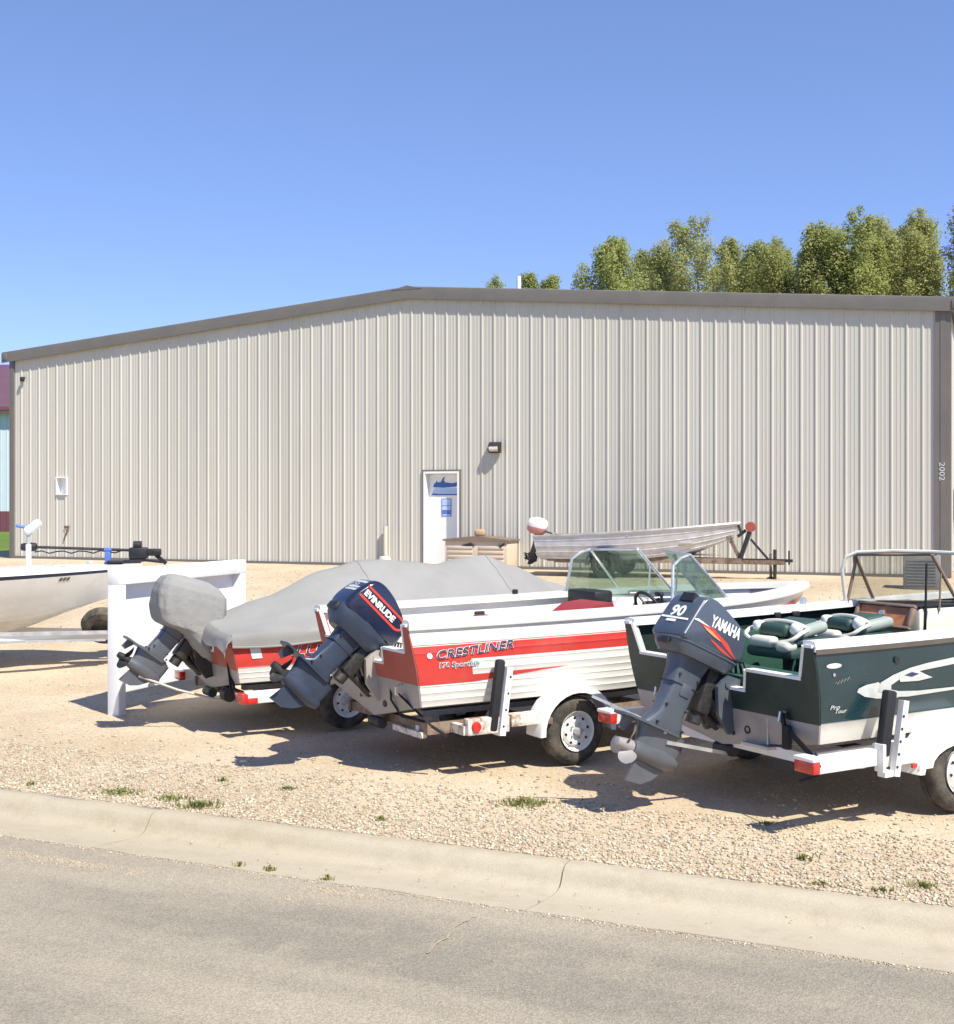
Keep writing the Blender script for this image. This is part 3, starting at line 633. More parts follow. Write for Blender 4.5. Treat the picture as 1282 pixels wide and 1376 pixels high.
# ------------------------------------------------------------------ trees behind the building
def tree(px, top, spread, Y, mat, label, seed, spires=1, group='trees behind the steel building', peak=None, dens=1.0):
    rnd = np.random.default_rng(seed)
    X = (px - CX) / FOC * Y; H_ = CAMH - (top - CY) / FOC * Y - .8; R = spread / FOC * Y / 2
    t = thing('tree', label, 'tree', (X, Y, .8), 0, group)
    r0 = .25 + .012 * H_
    limbs = []
    for s_ in range(spires):
        ox = 0 if spires == 1 else (s_ - (spires - 1) / 2) * R * 1.0 / max(1, spires - 1)
        hs = H_ * (1 if s_ == seed % max(1, spires) else rnd.uniform(.88, .98))
        limbs.append((ox, rnd.uniform(-.4, .4) * R, hs))
    def trunk(m):
        m.tube([(0, 0, 0), (.05, .02, H_ * .25), (.0, .05, H_ * .5), (.05, 0, H_ * .72)], [r0, r0 * .8, r0 * .55, .06], 8)
        for ox, oy, hs in limbs:
            m.tube([(0, 0, H_ * .22), (ox * .6, oy * .6, H_ * .45), (ox, oy, hs * .86)], [r0 * .6, r0 * .4, .03], 6)
        for k in range(26):
            z = rnd.uniform(.25, .72) * H_; g = rnd.uniform(0, 2 * pi); l = R * rnd.uniform(.3, .7) * (1 - .5 * z / H_)
            ox, oy, hs = limbs[k % len(limbs)]
            m.tube([(ox * z / H_, oy * z / H_, z), (ox + cos(g) * l * .6, oy + sin(g) * l * .6, z + l * .6), (ox + cos(g) * l, oy + sin(g) * l, z + l * 1.3)], [.07, .045, .015], 5)
    part('trunk', 'bark', t, trunk)
    # rising plumes: clumps strung along each ascending branch, thinning to its tip
    C = []
    zv = max(.50, 1 - 1.15 * (2 * R) / H_) if peak is None else peak       # height share where the crown is widest
    for ox, oy, hs in limbs:
        rr = R * 1.08 if spires == 1 else R * .72
        npl = int(dens * (56 if spires == 1 else 36))
        for k in range(npl):
            q = 1 - rnd.random() ** 1.2 * .70 if k else 1.0
            env = max(0., 1 - ((q - zv) / (1.0 - zv)) ** 2.6) ** .45 if q > zv else .70 + .30 * (q - .2) / (zv - .2)
            g = rnd.uniform(0, 2 * pi); rad = rr * env * rnd.uniform(.15, 1.0) ** .5 * (1 + .3 * noise.noise(Vector((cos(g) * 1.6 + seed, sin(g) * 1.6, q * 7))))
            tip = Vector((ox + cos(g) * rad, oy + sin(g) * rad, q * hs)); L_ = rnd.uniform(1.6, 3.4) * (.6 if q > .9 else 1)
            base = tip - Vector((cos(g) * rad * .45, sin(g) * rad * .45, L_))
            for w in range(9):
                t_ = (w + rnd.random()) / 9; c = base.lerp(tip, t_)
                C.append((c.x + rnd.normal(0, .18), c.y + rnd.normal(0, .18), c.z, (.30 + .55 * (1 - t_)) * rnd.uniform(.7, 1.15)))
    C = np.array(C); per = 88; n = len(C) * per
    cc = np.repeat(C, per, 0); dv = rnd.normal(0, 1, (n, 3)); dv *= (rnd.random((n, 1)) ** .33) / np.linalg.norm(dv, axis=1, keepdims=True)
    P = cc[:, :3] + dv * cc[:, 3:4] * np.array([1, 1, 1.25])
    ax = np.array([[0, 0, .6]]) + dv * .7 + rnd.normal(0, .45, (n, 3)) + P * np.array([1, 1, 0]) / (2.2 * R)      # blades turned out to the light
    a = np.cross(ax, rnd.normal(0, 1, (n, 3))); a /= np.linalg.norm(a, axis=1, keepdims=True); b = np.cross(ax, a); b /= np.linalg.norm(b, axis=1, keepdims=True)
    sz = rnd.uniform(.038, .080, (n, 1))
    V = np.stack([P - a * sz, P + b * sz * .75, P + a * sz, P - b * sz * .75], 1).reshape(-1, 3)
    F = (np.arange(4)[None] + (np.arange(n) * 4)[:, None])
    tone = np.clip(np.repeat(rnd.random(len(C)), per) * .5 + rnd.random(n) * .5, 0, 1)
    me = fast_mesh('crown', V, F, np.repeat(tone, 4), mat)
    o = bpy.data.objects.new('crown', me); COL.objects.link(o); o.parent = t
TR = [(826, 328, 160, 64, 'leaf_deep', 'rounded dark green tree above the roof, at the end of the tree row', 11, 1),
      (888, 326, 56, 70, 'leaf_poplar', 'thin low tree beside the pale airy poplar behind the roof', 12, 1),
      (942, 288, 156, 66, 'leaf_poplar', 'tall pale airy poplar with yellow tinged crown behind the roof', 13, 1),
      (1020, 328, 100, 68, 'leaf_deep', 'short tree between the pale poplar and the knobbly poplar', 14, 1),
      (1066, 303, 124, 65, 'leaf_poplar', 'knobbly narrow poplar with gaps near its base of crown', 15, 2),
      (1104, 306, 92, 72, 'leaf_deep', 'narrow tree set back behind the spired poplars', 18, 1),
      (1142, 285, 124, 64, 'leaf_deep', 'poplar with three upright spires above the roof', 16, 3),
      (1204, 284, 116, 66, 'leaf_poplar', 'poplar with two spires beside the sky gap', 17, 2),
      (1266, 274, 120, 63, 'leaf_poplar', 'tallest poplar rising over the corner of the roof', 19, 2)]
TR += [(868, 336, 84, 74, 'leaf_deep', 'low dark tree tucked behind the rounded dark tree', 41, 1),
       (985, 320, 92, 75, 'leaf_poplar', 'low pale tree tucked behind the tall airy poplar', 42, 1),
       (1044, 322, 84, 75, 'leaf_deep', 'low dark tree filling in behind the knobbly poplar', 43, 1),
       (1174, 300, 84, 76, 'leaf_deep', 'set-back tree between the three-spired and two-spired poplars', 44, 1),
       (1238, 300, 84, 74, 'leaf_deep', 'set-back tree between the two-spired poplar and the tallest poplar', 45, 1)]
for a in TR: tree(a[0], a[1], a[2], a[3], a[4], a[5], a[6], a[7])
for k, (px, top) in enumerate([(664, 374), (712, 369), (740, 373)]):
    tree(px, top, 26, 88, 'leaf_deep', ['tree tip beside the white roof vent', 'pointed tree tip just past the white roof vent', 'blunt tree tip next to the rounded dark tree'][k], 30 + k, 1, 'far tree tips over the roof ridge', .5, .7)

# ------------------------------------------------------------------ boats
class Hull:
    def __init__(s, L, B, zg, zgb, zc, zk, lean=.15, bc=.12, taper=.42, rake=.55, sheer=1.7, lipz=0.0):
        s.__dict__.update(locals())
    def G(s, u):
        t = max(0., (u - s.taper) / (1 - s.taper))
        y = s.B * (.965 + .035 * min(1, u / .3)) * (1 - t ** 2.3)
        return Vector((-s.lean + (s.L + s.lean) * u, y, s.zg + (s.zgb - s.zg) * u ** s.sheer))
    def C(s, u):
        t = max(0., (u - s.taper * .8) / (1 - s.taper * .8))
        y = (s.B - s.bc) * (1 - t ** 2.0)
        return Vector((s.L * .955 * u, y, s.zc + (s.zgb * .86 - s.zc) * max(0, (u - .35) / .65) ** 2.4 * .72))
    def K(s, u):
        return Vector((s.L * (.955 - s.rake * .06) * u, 0, s.zk + (s.zgb * .80 - s.zk) * max(0, (u - .5) / .5) ** 2.6 * .62))
    def side(s, u, v, off=0.0, sg=-1):
        def P(u, v):
            c, g = s.C(u), s.G(u); p = c.lerp(g, v); p.y += .035 * sin(pi * v) * min(1, (1 - u) * 4); return p
        p = P(u, v)
        if off:
            e = 1e-3; du = P(min(1, u + e), v) - P(max(0, u - e), v); dv = P(u, min(1, v + e)) - P(u, max(0, v - e))
            n = dv.cross(du)
            if n.length > 0:
                n.normalize()
                if n.y < 0: n = -n
                p = p + n * off
        return Vector((p.x, p.y * -sg * -1 if sg > 0 else -p.y, p.z)) if False else Vector((p.x, sg * p.y, p.z))
    def ux(s, x): return (x + s.lean * .5) / (s.L + s.lean * .5)
    def face(s, x, z_frac, off=.004):    # starboard skin point at a distance x forward of the transom
        return s.side(max(0, min(1, s.ux(x))), z_frac, off)

def hull_mesh(h, parent, mats, rows, ribs=(), name='hull', ribh=.012):
    """rows: list of (v_top, material index); bottom uses the last material"""
    vs = set([0, 1.0] + [r[0] for r in rows] + frange(0, 1, 8))
    for r in ribs: vs |= {r - .012, r, r + .012}
    vs = sorted(v for v in vs if 0 <= v <= 1)
    us = sorted(set(frange(0, 1, 44) + frange(.8, 1, 16)))
    def ro(v):
        for r in ribs:
            if abs(v - r) < .003: return ribh
        return 0
    def mi(i, j):
        v = (vs[j] + vs[j + 1]) / 2
        for vt, k in rows:
            if v <= vt: return k
        return rows[-1][1]
    m = MB()
    for sg in (-1, 1):
        m.grid(lambda u, v: h.side(u, v, ro(v), sg), us, vs, mif=mi)
        def bot(u, v):
            p = h.K(u).lerp(h.C(u), v); return Vector((p.x, sg * p.y, p.z))
        m.grid(bot, us, frange(0, 1, 6), mi=len(mats) - 1)
    return m.build(name, mats, parent, 28)
def gunwale(h, parent, mats, w=.09, hgt=.045, lip=.03, name='gunwale', u0=0, u1=1):
    m = MB(); us = frange(u0, u1, 48)
    for sg in (-1, 1):
        rings = []; 
        for u in us:
            g = h.G(u); g2 = h.G(min(1, u + .01)); g1 = h.G(max(0, u - .01)); t = (g2 - g1); n = Vector((t.y, -t.x, 0)); n = (n * -1 if n.y < 0 else n).normalized()
            o = g + n * lip; i_ = g - n * w
            if i_.y < .0: i_.y = 0
            if o.y < 0: o.y = 0
            top = hgt
            rings.append([Vector((q.x, sg * q.y, q.z + dz)) for q, dz in ((o, -.035), (o + n * .008, .0), (o - n * .006, top * .8), (g.lerp(i_, .3), top), (i_, top * .85), (i_, -.02))])
        m.loft(rings)
    return m.build(name, mats, parent, 40)
def inner(h, parent, mat, zf, x1, name='inner_side', off=-.045):
    m = MB()
    for sg in (-1, 1):
        vf = max(0., (zf - h.zc) / (h.zg - h.zc))
        m.grid(lambda u, v: h.side(u, v, off, sg), frange(.012, h.ux(x1), 24), frange(max(.02, vf - .05), .985, 5))
    return m.build(name, mat, parent, 40)
def deck(h, parent, mat, z, x0, x1, name='floor', ins=.05, th=.02, vfix=None):
    m = MB(); us = frange(max(.004, h.ux(x0)), h.ux(x1), 20); L_ = []; 
    for u in us:
        c, g = h.C(u), h.G(u); f = max(0, min(1, (z - c.z) / max(.01, g.z - c.z))); p = h.side(u, f, 0, 1); L_.append((p.x, max(.004, p.y - ins)))
    V = []; n = len(L_)
    for zz in (z, z - th):
        V += [(x, -y, zz) for x, y in L_] + [(x, y, zz) for x, y in L_]
    F = [(i, i + 1, n + i + 1, n + i) for i in range(n - 1)] + [(2 * n + i, 3 * n + i, 3 * n + i + 1, 2 * n + i + 1) for i in range(n - 1)]
    F += [(0, n, 3 * n, 2 * n), (n - 1, 2 * n - 1, 4 * n - 1, 3 * n - 1)]
    m.add(V, F); return m.build(name, mat, parent, 0)
def transom(h, parent, mats, zsplit, zstep, ystep0, zn, yn, th=.05, caps='decal_white'):
    """two-tone transom with stepped motor notch, caps along its top edge"""
    def X(z): return -h.lean * (z - h.zc) / (h.zg - h.zc) if z > h.zc else 0.0
    C, G = h.C(0), h.G(0)
    def ys(z):
        f = (z - C.z) / (G.z - C.z); return C.y + (G.y - C.y) * f + .035 * sin(pi * max(0, min(1, f)))
    yc = G.y - .08
    top = [(G.y - .002, G.z), (yc, G.z), (ystep0, zstep), (yn, zstep), (yn - .04, zn), (-yn + .04, zn), (-yn, zstep), (-ystep0, zstep), (-yc, G.z), (-G.y + .002, G.z)]
    side_r = [(-ys(z) + .002, z) for z in (G.z - (G.z - zsplit) * t for t in (.25, .5, .75, 1))]
    side_l = [(ys(z) - .002, z) for z in (zsplit + (G.z - zsplit) * t for t in (0, .25, .5, .75))]
    up = top + side_r + side_l
    lo = [(ys(zsplit) - .002, zsplit - .001), (-ys(zsplit) + .002, zsplit - .001), (-C.y + .002, C.z), (0, h.zk), (C.y - .002, C.z)]
    m = MB(); f0 = lambda y, z: (X(z) - .012, y, z); f1 = lambda y, z: (X(z) + th, y, z)
    m.prism(up, f0, f1, 0); m.prism(lo, f0, f1, 1)
    tr = m.build('transom', mats, parent, 0)
    m = MB(); w = .085
    for (a, za), (b, zb) in zip(top[:-1], top[1:]):
        m.bar((X(za) + .02, a, za + .004), (X(zb) + .02, b, zb + .004), w, .022, up=(1, 0, 0) if abs(a - b) < 1e-3 else (0, 0, 1))
    m.build('transom_cap', caps, parent, 0)
    return tr
def hull_patch(h, lo, hi, x0, x1, mat, parent, name, off=.004, n=26, rows=4):
    m = MB(); xs = frange(x0, x1, n)
    m.grid(lambda x, t: h.face(x, lo(x) + (hi(x) - lo(x)) * t, off), xs, frange(0, 1, rows)); return m.build(name, mat, parent, 60)
def hull_poly(h, poly, mat, parent, name, off=.005, sub=3):
    """flat outline given in (x, v), wrapped on the starboard skin"""
    bm = bmesh.new(); vs = [bm.verts.new((x, v, 0)) for x, v in poly]; bm.faces.new(vs)
    bmesh.ops.triangulate(bm, faces=bm.faces[:]); bmesh.ops.subdivide_edges(bm, edges=bm.edges[:], cuts=sub, use_grid_fill=True)
    bm.verts.index_update(); V = [h.face(v.co.x, v.co.y, off) for v in bm.verts]; F = [[v.index for v in f.verts] for f in bm.faces]; bm.free()
    m = MB(); m.add(V, F); return m.build(name, mat, parent, 60)
def hull_text(h, txt, x0, v0, height_v, width, mats, parent, name, shear=.0, outline=0, bold=0, slope=0.0, off=.008):
    for k, (mat, o) in enumerate(mats):
        V, F = text_geo(txt, 1.0, shear, bold + o); V0, _ = text_geo(txt, 1.0, shear, bold)
        a = min(v[0] for v in V0); b = max(v[0] for v in V0); t = max(v[1] for v in V0)
        kx = width / (b - a); m = MB()
        m.add([h.face(x0 + (v[0] - a) * kx, v0 + slope * (v[0] - a) * kx + v[1] / t * height_v, off + .004 * k) for v in V], F)
        m.build(name, mat, parent, 0, fix=False)

# ---- outboards (local frame: x forward, origin at the middle of the transom's top edge)
def tiltM(phi, piv=(-.06, 0, 0)):
    return Matrix.Translation(piv) @ Matrix.Rotation(phi, 4, 'Y') @ Matrix.Translation([-q for q in piv])
def shrink(M, k, c):
    return M @ Matrix.Translation(c) @ Matrix.Scale(k, 4) @ Matrix.Translation([-q for q in c])
def superring(cx, hx, hy, z, n=20, e=3.0):
    R = []
    for k in range(n):
        g = 2 * pi * k / n; c, s_ = cos(g), sin(g)
        R.append((cx + hx * math.copysign(abs(c) ** (2 / e), c), hy * math.copysign(abs(s_) ** (2 / e), s_), z))
    return R
def chaikin(poly, n=1):
    for _ in range(n):
        poly = [q for (a, b) in zip(poly, poly[1:] + poly[:1]) for q in ((a[0] * .78 + b[0] * .22, a[1] * .78 + b[1] * .22), (a[0] * .22 + b[0] * .78, a[1] * .22 + b[1] * .78))]
    return poly
def prism_round(m, poly, w, ch, mi, M, rd=.07):
    """side outline (x,z) extruded across y with rounded flanks"""
    cx = sum(p[0] for p in poly) / len(poly); cz = sum(p[1] for p in poly) / len(poly)
    def ring(y, k): return [(cx + (x - cx) * k, y, cz + (z - cz) * k) for x, z in poly]
    q = [(rd * (1 - cos(g)), ch * (1 - sin(g))) for g in [pi / 2 * t / 6 for t in range(7)]]
    m.loft([ring(-w + a, 1 - b) for a, b in q] + [ring(w - a, 1 - b) for a, b in q[::-1]], mi, M)
def lower_unit(root, M, mats, k=1.0, zp=-.50, cx=-.40, leg_mat='grey_leg', prop_mat='motor_alu', case_mat=None):
    case_mat = case_mat or leg_mat
    def leg(m):
        rings = [superring(cx + .015, .18 * k, .12 * k, .16, e=6), superring(cx + .01, .135 * k, .09 * k, 0.0, e=6), superring(cx, .118 * k, .078 * k, -.18, e=6), superring(cx - .02, .122 * k, .07 * k, -.36, e=6), superring(cx - .03, .20 * k, .07 * k, zp + .03, e=3), superring(cx - .03, .22 * k, .06 * k, zp, e=3)]
        m.loft(rings, 0, M)
    part('midsection', leg_mat, root, leg, 40)
    def plate(m):
        pl = [(.20, 0), (.10, .08), (-.15, .105), (-.42, .11), (-.45, .07), (-.45, -.07), (-.42, -.11), (-.15, -.105), (.10, -.08)]
        m.prism(pl, lambda x, y: (cx + x * k, y * k, zp), lambda x, y: (cx + x * k, y * k, zp + .018), 0, M)
    part('anti_ventilation_plate', leg_mat, root, plate, 0)
    def fixings(m):
        for s_ in (-1, 1):
            for dx, dz in ((.10, -.05), (-.09, -.05), (.09, -.30), (-.11, -.30), (.12, zp + .05), (-.14, zp + .05)):
                yy = .10 * k if dz > -.1 else .083 * k
                m.lathe([(0, s_ * .010), (.009, s_ * .008), (.011, -s_ * .01)], (cx + dx * k, s_ * yy * .93, dz), 'Y', 8, 0, M)
    part('bolt', 'dark_metal', root, fixings, 0)
    part('seam', 'dark_metal', root, lambda m: m.box((cx, 0, -.12), (.258 * k, .172 * k, .006), 0, M), 0)
    zt = zp - .20 * k
    def case(m):
        m.loft([superring(cx - .01, .24 * k, .058 * k, zp + .005, e=2.5), superring(cx, .225 * k, .05 * k, zp - .10 * k, e=2.5), superring(cx, .215 * k, .05 * k, zt, e=2.2)], 0, M)
        m.lathe([(0, .225 * k), (.04 * k, .212 * k), (.068 * k, .14 * k), (.082 * k, .02 * k), (.074 * k, -.15 * k), (.060 * k, -.24 * k), (0, -.24 * k)], (cx, 0, zt), 'X', 18, 0, M)
        m.prism([(.16, -.03), (.04, -.17), (-.05, -.23), (-.20, -.245), (-.17, -.10), (-.15, -.03)], lambda x, z: (cx + x * k, -.010, zt + z * k), lambda x, z: (cx + x * k, .010, zt + z * k), 0, M)
    part('gearcase', case_mat, root, case, 40)
    px_ = cx - .30 * k
    pr = part('propeller', prop_mat, root, lambda m: m.lathe([(0, -.10 * k), (.035 * k, -.09 * k), (.05 * k, 0), (.052 * k, .055 * k), (0, .06 * k)], (px_, 0, zt), 'X', 16, 0, M), 40)
    for b in range(3):
        R = Matrix.Rotation(b * 2 * pi / 3 + .5, 4, 'X')
        def blade(m):
            def f(side):
                def g(q, c):     # q root to tip, c across the chord
                    r_ = .045 + .12 * q; ch = .072 * sin(pi * min(1, .22 + .70 * q)) ** .7 * (1 if q < .9 else .75); pit = radians(62 - 34 * q)
                    a = c * ch + .03 * q
                    v = Vector((sin(pit) * a * .75 - .015 * q + side * .0035 * (1 - q * .6), cos(pit) * a * 1.15 + .0 * q, r_))
                    return tuple(Vector((px_ + .005, 0, zt)) + R @ (v * k))
                return g
            for sd in (-1, 1): m.grid(f(sd), frange(0, 1, 7), frange(-1, 1, 6), 0, M)
        part('blade', prop_mat, pr, blade, 50)
    part('trim_tab', case_mat, root, lambda m: m.prism([(-.30, 0), (-.40, 0), (-.42, -.10), (-.36, -.11)], lambda x, z: (cx + x * k, -.008, zp + z * k), lambda x, z: (cx + x * k, .008, zp + z * k), 0, M), 0)
def bracket(root, M, mat='dark_metal', arm='grey_leg'):
    def clamp(m):
        for s_ in (-1, 1):
            m.prism([(.09, .05), (.09, .01), (.0, .01), (.0, -.10), (.03, -.34), (-.05, -.36), (-.16, -.20), (-.17, .02), (-.06, .10)], lambda x, z: (x, s_ * .13 - .018, z), lambda x, z: (x, s_ * .13 + .018, z), 0)
        m.tube([(-.07, -.16, .03), (-.07, .16, .03)], .028, 10)
        m.tube([(-.06, -.1, -.30), (-.06, .1, -.30)], .022, 8)
    part('clamp_bracket', arm, root, clamp, 40)
    def swivel(m):
        m.rbox((-.17, 0, -.06), (.14, .17, .40), .03, 0, M); m.tube([(-.17, 0, .16), (-.17, 0, -.34)], .06, 10, 0, M)
        p = M @ Vector((-.18, 0, -.22)); m.tube([(-.05, 0, -.32), p], .035, 10)
        for s_ in (-1, 1): m.tube([(-.06, s_ * .08, -.30), tuple(M @ Vector((-.2, s_ * .06, -.05)))], .02, 8)
    part('swivel_bracket', mat, root, swivel, 40)
    for s_ in (-1, 1): part('tilt_ram', 'motor_alu', root, lambda m: m.tube([tuple(Vector((-.06, s_ * .055, -.28)).lerp(M @ Vector((-.2, s_ * .045, -.02)), .35)), tuple(M @ Vector((-.2, s_ * .045, -.02)))], .011, 8))
    def hoses(m):
        for k in range(5):
            y = -.10 + .05 * k; a = M @ Vector((-.05, y, .22))
            m.tube([a, a + Vector((.12, .02, -.02)), Vector((.16, y * 1.5, .0)), Vector((.20, y * 2, -.12))], .012, 6)
    part('hoses', 'black_plastic', root, hoses, 40)

def yamaha(root, phi):
    M0 = tiltM(phi); M = shrink(M0, .80, (-.40, 0, .12)); cx = -.40
    poly = [(.02, .21), (.035, .36), (-.02, .50), (-.10, .56), (-.46, .685), (-.60, .68), (-.655, .62), (-.765, .27), (-.76, .215), (-.70, .20)]
    cw = part('cowling', 'grey_cowl', root, lambda m: prism_round(m, chaikin(poly), .245, .09, 0, M, .05), 40)
    part('lower_cowling', 'grey_leg', root, lambda m: (m.loft([superring(-.36, .34, .21, .08, 24, 4), superring(-.365, .385, .238, .14, 24, 4.5), superring(-.37, .40, .246, .195, 24, 5)], 0, M),
         m.loft([superring(-.37, .408, .254, .195, 24, 5), superring(-.37, .408, .254, .215, 24, 5)], 0, M)), 32)
    part('air_intake', 'black_plastic', cw, lambda m: m.prism([(-.10, 0), (.10, 0), (.085, .085), (-.085, .085)], lambda y, t: (-.645 + .16 * (t - 0) - .03 + .004, y, .60 + t), lambda y, t: (-.60, y, .60 + t * .9), 0, M), 0)
    S = lambda x, z: tuple(M @ Vector((x, -.249, z)))
    text_part('maker_name', 'YAMAHA', .15, lambda x, y: S(-.50 + x, .43 + y), 'decal_white', cw, width=.40, bold=.006)
    fl = [(-.655, .415), (-.45, .415), (-.22, .345), (-.06, .235), (-.20, .285), (-.34, .345), (-.50, .375)]
    part('flame_decal', 'decal_red', cw, lambda m: m.prism(fl, S, lambda x, z: tuple(M @ Vector((x, -.244, z)))), 0)
    fl2 = [(-.58, .395), (-.45, .385), (-.30, .33), (-.42, .345), (-.52, .37)]
    S2 = lambda x, z: tuple(M @ Vector((x, -.2515, z)))
    part('flame_decal', 'decal_orange', cw, lambda m: m.prism(fl2, S2, S), 0)
    fl3 = [(-.44, .315), (-.24, .27), (-.09, .225), (-.28, .25), (-.42, .295)]
    part('flame_decal', 'decal_red', cw, lambda m: m.prism(fl3, S, lambda x, z: tuple(M @ Vector((x, -.244, z)))), 0)
    part('flame_decal', 'decal_white', cw, lambda m: m.prism([(-.70, .425), (-.655, .435), (-.48, .41), (-.655, .412), (-.70, .41)], S2, S), 0)
    def aft(y, z):   # on the slanted rear face of the cowl
        t = (z - .27) / (.62 - .27); return tuple(M @ Vector((-.765 + .11 * t - .008, y, z)))
    text_part('power_number', '90', .16, lambda x, y: aft(.11 - x, .425 + y), 'decal_white', cw, width=.20, bold=.006)
    part('power_band', 'decal_white', cw, lambda m: m.prism([(.20, .415), (-.19, .405), (-.19, .385), (.20, .395)], lambda y, z: aft(y, z), lambda y, z: tuple(Vector(aft(y, z)) + (M.to_3x3() @ Vector((.006, 0, 0)))), 0, None), 0)
    part('power_band', 'decal_white', cw, lambda m: m.prism([(.10, .355), (-.03, .355), (-.03, .38), (.10, .38)], lambda y, z: aft(y, z), lambda y, z: tuple(Vector(aft(y, z)) + (M.to_3x3() @ Vector((.006, 0, 0)))), 0, None), 0)
    part('latch', 'black_plastic', root, lambda m: m.rbox((-.775, 0, .155), (.03, .16, .05), .01, 0, M), 40)
    part('side_panel', 'grey_leg', root, lambda m: m.rbox((-.40, -.085, -.22), (.13, .05, .13), .015, 0, M), 40)
    lower_unit(root, M0, None, 1.0, -.50, -.42, 'grey_leg', 'transom_grey', 'grey_motor'); bracket(root, M0)
    part('seam', 'decal_silver', cw, lambda m: m.bar((-.655, -.246, .62), (-.755, -.246, .25), .008, .008, 0, (0, 1, 0), M), 0)

def evinrude(root, phi):
    M0 = tiltM(phi); M = shrink(M0, .88, (-.36, 0, .10)); cx = -.40
    poly = [(.0, .16), (.03, .24), (.02, .40), (-.10, .50), (-.30, .575), (-.48, .60), (-.58, .575), (-.64, .50), (-.70, .30), (-.70, .18), (-.64, .14)]
    cw = part('cowling', 'navy_cowl', root, lambda m: prism_round(m, chaikin(poly, 2), .215, .13, 0, M, .075), 60)
    part('lower_cowling', 'navy_leg', root, lambda m: m.loft([superring(-.36, .24, .15, -.02, 24, 3.5), superring(-.36, .33, .20, .07, 24, 4), superring(-.355, .352, .216, .15, 24, 4), superring(-.355, .352, .216, .185, 24, 4)], 0, M), 40)
    S = lambda x, z: tuple(M @ Vector((x, -.220, z)))
    def ring(m):
        # long loop open to the stern, as two bands and a rounded nose
        A = [(-.64, .47)] + [(-.14 + .10 * cos(g), .395 + .075 * sin(g)) for g in [pi / 2 - pi * k / 12 for k in range(13)]] + [(-.655, .32)]
        B = [(-.635, .445)] + [(-.14 + .078 * cos(g), .395 + .050 * sin(g)) for g in [pi / 2 - pi * k / 12 for k in range(13)]] + [(-.65, .345)]
        n = len(A); V = [S(*p) for p in A] + [S(*p) for p in B]; m.add(V, [(k, k + 1, n + k + 1, n + k) for k in range(n - 1)])
    part('loop_decal', 'decal_red', cw, ring, 0)
    text_part('maker_name', 'EVINRUDE', .085, lambda x, y: S(-.62 + x, .365 + y - .0 * x), 'decal_white', cw, width=.44, bold=.004)
    for z in (.49, .40, .36):
        def st(m, z=z):
            h_ = .012
            V = []
            for i in range(13):
                y = -.20 + .40 * i / 12; xx = -.70 + (.06 * (z - .30) / .2) + (abs(y) / .2) ** 4 * .055 - .008
                V += [tuple(M @ Vector((xx, y, z - h_))), tuple(M @ Vector((xx, y, z + h_)))]
            m.add(V, [(2 * i, 2 * i + 1, 2 * i + 3, 2 * i + 2) for i in range(12)])
        part('stern_stripe', 'decal_silver', cw, st, 0)
    text_part('power_number', '120', .07, lambda x, y: tuple(M @ Vector((-.70 + .06 * (.42 + y - .30) / .2 - .009, .10 - x, .415 + y))), 'decal_silver', cw, width=.16)
    part('latch', 'black_plastic', root, lambda m: (m.rbox((-.70, 0, .12), (.06, .2, .09), .02, 0, M), m.rbox((-.05, -.21, .12), (.08, .03, .06), .01, 0, M)), 40)
    lower_unit(root, M0, None, .95, -.44, -.37, 'navy_leg', 'dark_metal'); bracket(root, M0, 'dark_metal', 'gold_alu')

# ---- trailers
def wheel(trl, x, y, r, sg, w=.17, rim='white_worn'):
    """sg -1: outer face looks to starboard"""
    k = r / .30
    tyre = MB(); tyre.lathe([(.165 * k, -w / 2 + .02), (.20 * k, -w / 2), (.25 * k, -w / 2 - .004), (.287 * k, -w / 2 + .015), (.300 * k, -w / 2 + .045), (.302 * k, -.012), (.293 * k, -.010), (.293 * k, .010), (.302 * k, .012), (.300 * k, w / 2 - .045), (.287 * k, w / 2 - .015), (.25 * k, w / 2 + .004), (.20 * k, w / 2), (.165 * k, w / 2 - .02)], (x, y, r * .985), 'Y', 40)
    t = tyre.build('wheel', 'rubber', trl, 40)
    yo = y + sg * (w / 2 - .012)
    def f(r_, d): return (r_ * k, -d * sg * -1 * -1) if False else (r_ * k, sg * d)
    rm = MB(); rm.lathe([(.172 * k, sg * .008), (.178 * k, sg * .020), (.170 * k, sg * .016), (.160 * k, sg * -.02), (.135 * k, sg * -.030), (.118 * k, sg * .004), (.09 * k, sg * .010), (.06 * k, sg * -.004), (0, sg * -.004)], (x, yo, r * .985), 'Y', 36)
    rr = rm.build('rim', rim, t, 30)
    ho = MB()
    for q in range(8):
        g = 2 * pi * q / 8 + .2; c = (x + .118 * k * cos(g), yo + sg * .0075, r * .985 + .118 * k * sin(g))
        ho.lathe([(0, sg * .003), (.0125 * k, sg * .003), (.0125 * k, -sg * .004)], c, 'Y', 10)
    ho.build('rim_hole', 'black_plastic', t, 0)
    hb = MB(); hb.lathe([(.036 * k, -sg * .005), (.036 * k, sg * .03), (.028 * k, sg * .052), (0, sg * .055)], (x, yo, r * .985), 'Y', 16)
    for q in range(5):
        g = 2 * pi * q / 5; hb.lathe([(0, sg * .022), (.010 * k, sg * .022), (.010 * k, 0)], (x + .065 * k * cos(g), yo + sg * .003, r * .985 + .065 * k * sin(g)), 'Y', 6)
    hb.build('hub', 'galv', t, 40)
